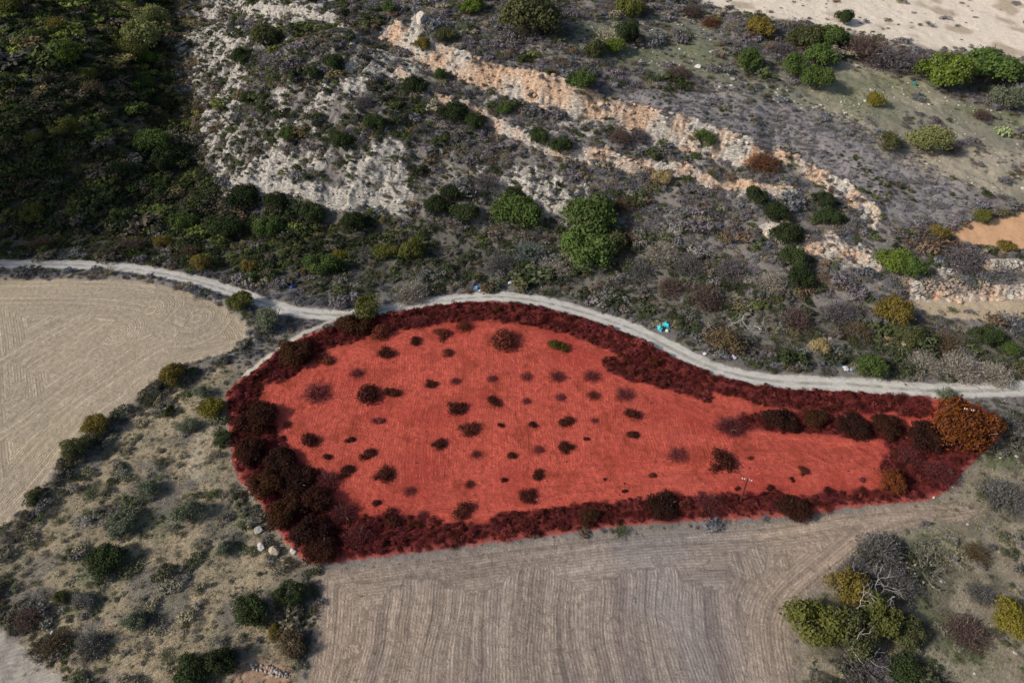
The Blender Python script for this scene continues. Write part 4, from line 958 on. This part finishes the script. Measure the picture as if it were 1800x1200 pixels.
# ------------------------------------------------------------------ bare trees with visible limbs
def bare_tree(px, py, rad_px, label, seed, mat, height, spread, lean=(0, 0)):
    r = np.random.RandomState(seed); x, y, z, rad = place(px, py, rad_px, height)
    root = bpy.data.objects.new('bare_tree', None); C.objects.link(root); root.location = (x, y, z); root['label'] = label; root['category'] = 'tree'
    tr, br = [], []
    def grow(p, d, l, w_, lev):
        pts = [p]; n_ = 6
        for i in range(n_):
            d = d + r.randn(3)*.36; d[2] += .02; d /= np.linalg.norm(d); pts.append(pts[-1] + d*l/n_)
        (tr if lev == 0 else br).append(tube(pts, np.linspace(w_, w_*.6, n_+1), 5))
        if lev < 4:
            for k in range(r.randint(2, 4)):
                nd = d + r.randn(3)*(.62 if lev else .9)*spread; nd[2] = nd[2]*.6 + .18; nd /= np.linalg.norm(nd)
                grow(pts[-1 - (k % 2)*(lev > 0)], nd, l*r.uniform(.62, .85), w_*.62, lev+1)
    for k in range(3):
        a = k*2.1 + r.rand(); grow(np.array([math.cos(a)*.1, math.sin(a)*.1, -.1]), np.array([math.cos(a)*.7, math.sin(a)*.7, .8]), rad*.7, (.02*rad+.05), 0)
    V, F = merge(tr); mesh_obj('trunk', V, F, mat, root, True); V, F = merge(br); mesh_obj('branches', V, F, mat, root, True)
    return root
bare_tree(1508, 1085, 150, "large bleached dead tree with bare twisting limbs over olive trees", 5, PALEBARK, 1.3, 1.15)
bare_tree(1320, 566, 62, "bleached grey bare fig tree in dark scrub above the road", 9, PALEBARK, 1.0, 1.0)
bare_tree(1180, 400, 44, "thin pale bare tree on the scrub slope above the road", 12, PALEBARK, 1.0, .9)
bare_tree(1055, 475, 34, "small grey bare tree right under the bright valley pair", 14, PALEBARK, 1.0, .9)
# ------------------------------------------------------------------ prickly pear
def cactus(px, py, w_, label):
    x, y, z, rad = place(px, py, w_, .8); r = np.random.RandomState(4); parts = []
    import bmesh
    bm = bmesh.new(); bmesh.ops.create_uvsphere(bm, u_segments=10, v_segments=6, radius=1); bv = np.array([v.co[:] for v in bm.verts]); 
    bmesh.ops.triangulate(bm, faces=bm.faces[:]); bv = np.array([v.co[:] for v in bm.verts]); bf = np.array([[v.index for v in f.verts] for f in bm.faces]); bm.free()
    for k in range(70):
        a = r.rand()*6.283; rr = math.sqrt(r.rand())*rad; s = rad*.17*r.uniform(.8, 1.3)
        v = bv*np.array([s*.75, s*.18, s]); t_, u_ = r.rand()*6.283, r.uniform(-.6, .6)
        v = v @ np.array([[1, 0, 0], [0, math.cos(u_), math.sin(u_)], [0, -math.sin(u_), math.cos(u_)]]); v = v @ np.array([[math.cos(t_), math.sin(t_), 0], [-math.sin(t_), math.cos(t_), 0], [0, 0, 1]])
        parts.append((v + np.array([math.cos(a)*rr, math.sin(a)*rr, r.uniform(.3, 1)*rad*.8*(1-.4*rr/rad)]), bf))
    V, F = merge(parts); o = mesh_obj('prickly_pear', V, F, plain("cactus_skin", (.30, .36, .17), .6), None, True); o.location = (x, y, z); o['label'] = label; o['category'] = 'cactus'
cactus(1765, 230, 30, "pale green prickly pear clump on grass near the right edge")
# ------------------------------------------------------------------ boulders, stone walls
def boulder(px, py, w_, label, tint, seed, hr=.8):
    x, y, z, rad = place(px, py, w_, hr); o = rock_mesh('boulder', seed, STONE, 3, True); o.location = (x, y, z+rad*hr*.25); o.scale = (rad, rad*.85, rad*hr); o.rotation_euler = (0, 0, seed); o.color = (*tint, 1); o['label'] = label; o['category'] = 'boulder'
boulder(455, 930, 18, "grey-white boulder, uppermost of three beside the dark thicket", (.45, .43, .40), 1)
boulder(459, 960, 18, "white boulder, lower left of three beside the dark thicket", (.6, .57, .52), 2)
boulder(482, 968, 24, "tan boulder, lower right of three beside the dark thicket", (.52, .44, .33), 3)
boulder(1590, 606, 20, "lone tan boulder below the tan strip", (.55, .46, .33), 4)
boulder(741, 32, 24, "white standing boulder at the top end of the long cliff", (.68, .6, .52), 5, 1.7)
boulder(737, 56, 14, "smaller white block under the standing boulder on the cliff", (.62, .52, .42), 6, 1.3)
boulder(1582, 966, 11, "grey boulder in the dark thicket right of the stubble field", (.4, .39, .38), 7)
boulder(1352, 412, 20, "pale block in the scrub left of the dark gully row", (.6, .5, .4), 8)
boulder(1227, 117, 12, "small white boulder on the stony meadow", (.7, .66, .6), 9)
boulder(478, 1182, 11, "small pale rock on orange soil at the bottom edge", (.5, .42, .36), 10)
boulder(517, 968, 16, "white rock at the red field's lower left corner", (.66, .6, .55), 12)
RK = [rock_mesh("u", 90+i, STONE, 1) for i in range(5)]
RKd = [(np.array([v.co[:] for v in o.data.vertices]), np.array([p.vertices[:] for p in o.data.polygons])) for o in RK]
for o in RK: bpy.data.objects.remove(o)
def wall(P, label, n_, wd, hh, tint, seed, s=.42):
    r = np.random.RandomState(seed); P = W(P, Hs); parts = []; seg = np.linalg.norm(np.diff(P, axis=0), axis=1); cs = np.r_[0, np.cumsum(seg)]
    for k in range(n_):
        t_ = r.rand()*cs[-1]; i = min(np.searchsorted(cs, t_, 'right')-1, len(seg)-1); p = P[i] + (P[i+1]-P[i])*((t_-cs[i])/seg[i]); o = r.uniform(-1, 1)
        q_ = p + np.array([0, o*wd]); z = float(Hs(q_[0], q_[1])) + (1-abs(o))*hh*r.rand(); sc_ = s*r.uniform(.5, 1.3, 3)*np.array([1.2, 1, .7])
        a = r.rand()*6.283; v, f = RKd[r.randint(5)]; v = (v*sc_) @ np.array([[math.cos(a), math.sin(a), 0], [-math.sin(a), math.cos(a), 0], [0, 0, 1]])
        parts.append((v + np.array([q_[0]-P[0][0], q_[1]-P[0][1], z - float(Hs(*P[0]))]), f))
    V, F = merge(parts); o = mesh_obj('stone_wall', V, F, STONE, None); o.location = (P[0][0], P[0][1], float(Hs(*P[0]))); o.color = (*tint, 1); o['label'] = label; o['category'] = 'stone wall'
wall([(1595,498),(1640,500),(1690,502),(1735,500)], "tumbled dry stone wall above the tan strip", 420, 2.0, .7, (.38, .30, .24), 1)
wall([(1745,470),(1800,466),(1880,468)], "pale stone terrace edge under the orange field", 130, .6, .5, (.55, .48, .40), 2)
wall([(0,402),(150,400),(330,410)], "low grey terrace wall above the road at the left", 330, .5, .6, (.26, .25, .25), 3, .3)
wall([(60,18),(110,32),(95,44)], "rubble of pale stones high on the left slope", 160, 1.6, .3, (.45, .43, .42), 4, .4)
wall([(80,1085),(98,1125),(105,1135)], "short whitish rock heap in the thicket at lower left", 34, .5, .4, (.6, .58, .54), 5, .26)
wall([(440,1168),(470,1175),(510,1192)], "line of pale rocks at the stubble field's lower left", 50, .5, .3, (.42, .36, .32), 6, .26)
wall([(1570,640),(1590,628),(1580,615)][::-1], "pale rock scatter beside the lilac bushes above the road", 30, .8, .3, (.5, .45, .38), 7, .24)
# ------------------------------------------------------------------ dumped rubbish
def bag(px, py, w_, c, label, seed, cat='rubbish'):
    x, y, z, rad = place(px, py, w_, .6); o = rock_mesh('rubbish_bag', seed, plain("thin_plastic", c, .35, 5, .25), 3, True, 1.6)
    o.location = (x, y, z+rad*.45); o.scale = (rad, rad*.8, rad*.7); o.rotation_euler = (.2, .1, seed*1.3); o['label'] = label; o['category'] = cat
G = [(1160,578,13,(.08,.55,.62),"turquoise bag, left of the rubbish heap on the road verge"),(1170,573,14,(.05,.62,.66),"largest turquoise bag in the rubbish heap on the road verge"),
 (1163,568,9,(.03,.16,.34),"dark blue bag, uppermost in the turquoise heap"),(1172,582,8,(.62,.72,.74),"white bag at the front of the turquoise heap"),(1178,575,8,(.04,.10,.16),"small black bag at the right of the turquoise heap"),
 (838,507,9,(.08,.28,.62),"blue bag beside the road crest"),(844,511,5,(.45,.6,.75),"small pale blue scrap beside the blue bag"),(897,498,9,(.7,.7,.7),"white bag in scrub above the road crest"),(850,498,5,(.6,.6,.6),"small white scrap above the blue bag"),
 (1476,640,9,(.05,.25,.50),"blue bag, left of the grey rubbish by the road"),(1487,648,13,(.5,.52,.56),"grey-white bag in the rubbish by the road"),(1496,650,8,(.30,.36,.44),"grey-blue bag at the right of the rubbish by the road"),
 (513,505,8,(.05,.12,.5),"small blue plastic scrap above the road's left bend"),(1290,628,9,(.5,.48,.6),"whitish plastic scrap beside the road under the bleached tree"),(1756,656,6,(.5,.75,.75),"tiny pale turquoise scrap above the road at right"),
 (1607,148,8,(.03,.25,.24),"small teal bag on the slope left of the big green trees"),(1238,622,7,(.55,.58,.62),"pale scrap on the road's upper edge")]
for i, (a, b, c, d, e) in enumerate(G): bag(a, b, c, d, e, 30+i)
# ------------------------------------------------------------------ two line poles
def pole(bx, by, tx, ty, label, seed):
    b = W([(bx, by)], Hs)[0]; z = float(Hs(*b)); d = rays([tx], [ty])[0]
    t = b[1]/d[1]; top = CAM_H + d[2]*t; hgt = min(max(top - z, 4), 9); lx = d[0]*t - b[0]; lx = max(-1.5, min(1.5, lx))
    root = bpy.data.objects.new('utility_pole', None); C.objects.link(root); root.location = (b[0], b[1], z); root['label'] = label; root['category'] = 'pole'
    print('pole', hgt, lx)
    V, F = tube([(0, 0, -.5), (lx*.3, 0, hgt*.3), (lx, 0, hgt)], [.16, .14, .11], 8); mesh_obj('post', V, F, POLE, root, True)
    V, F = tube([(lx-.75, .35, hgt-.35), (lx, .12, hgt-.3), (lx+.75, -.1, hgt-.35)], [.07, .07, .07], 6); mesh_obj('crossarm', V, F, CROSS, root)
    for s in (-.7, -.35, .35, .7):
        V, F = tube([(lx+s, .12-s*.3, hgt-.3), (lx+s, .12-s*.3, hgt-.1), (lx+s, .12-s*.3, hgt+.02)], [.04, .07, .03], 6); mesh_obj('insulator', V, F, STONE, root)
pole(1302, 880, 1314, 842, "dark wooden pole with crossarm on the red field's lower margin", 1)
pole(1681, 762, 1705, 719, "dark wooden pole with crossarm rising beside the rust-orange tree", 2)
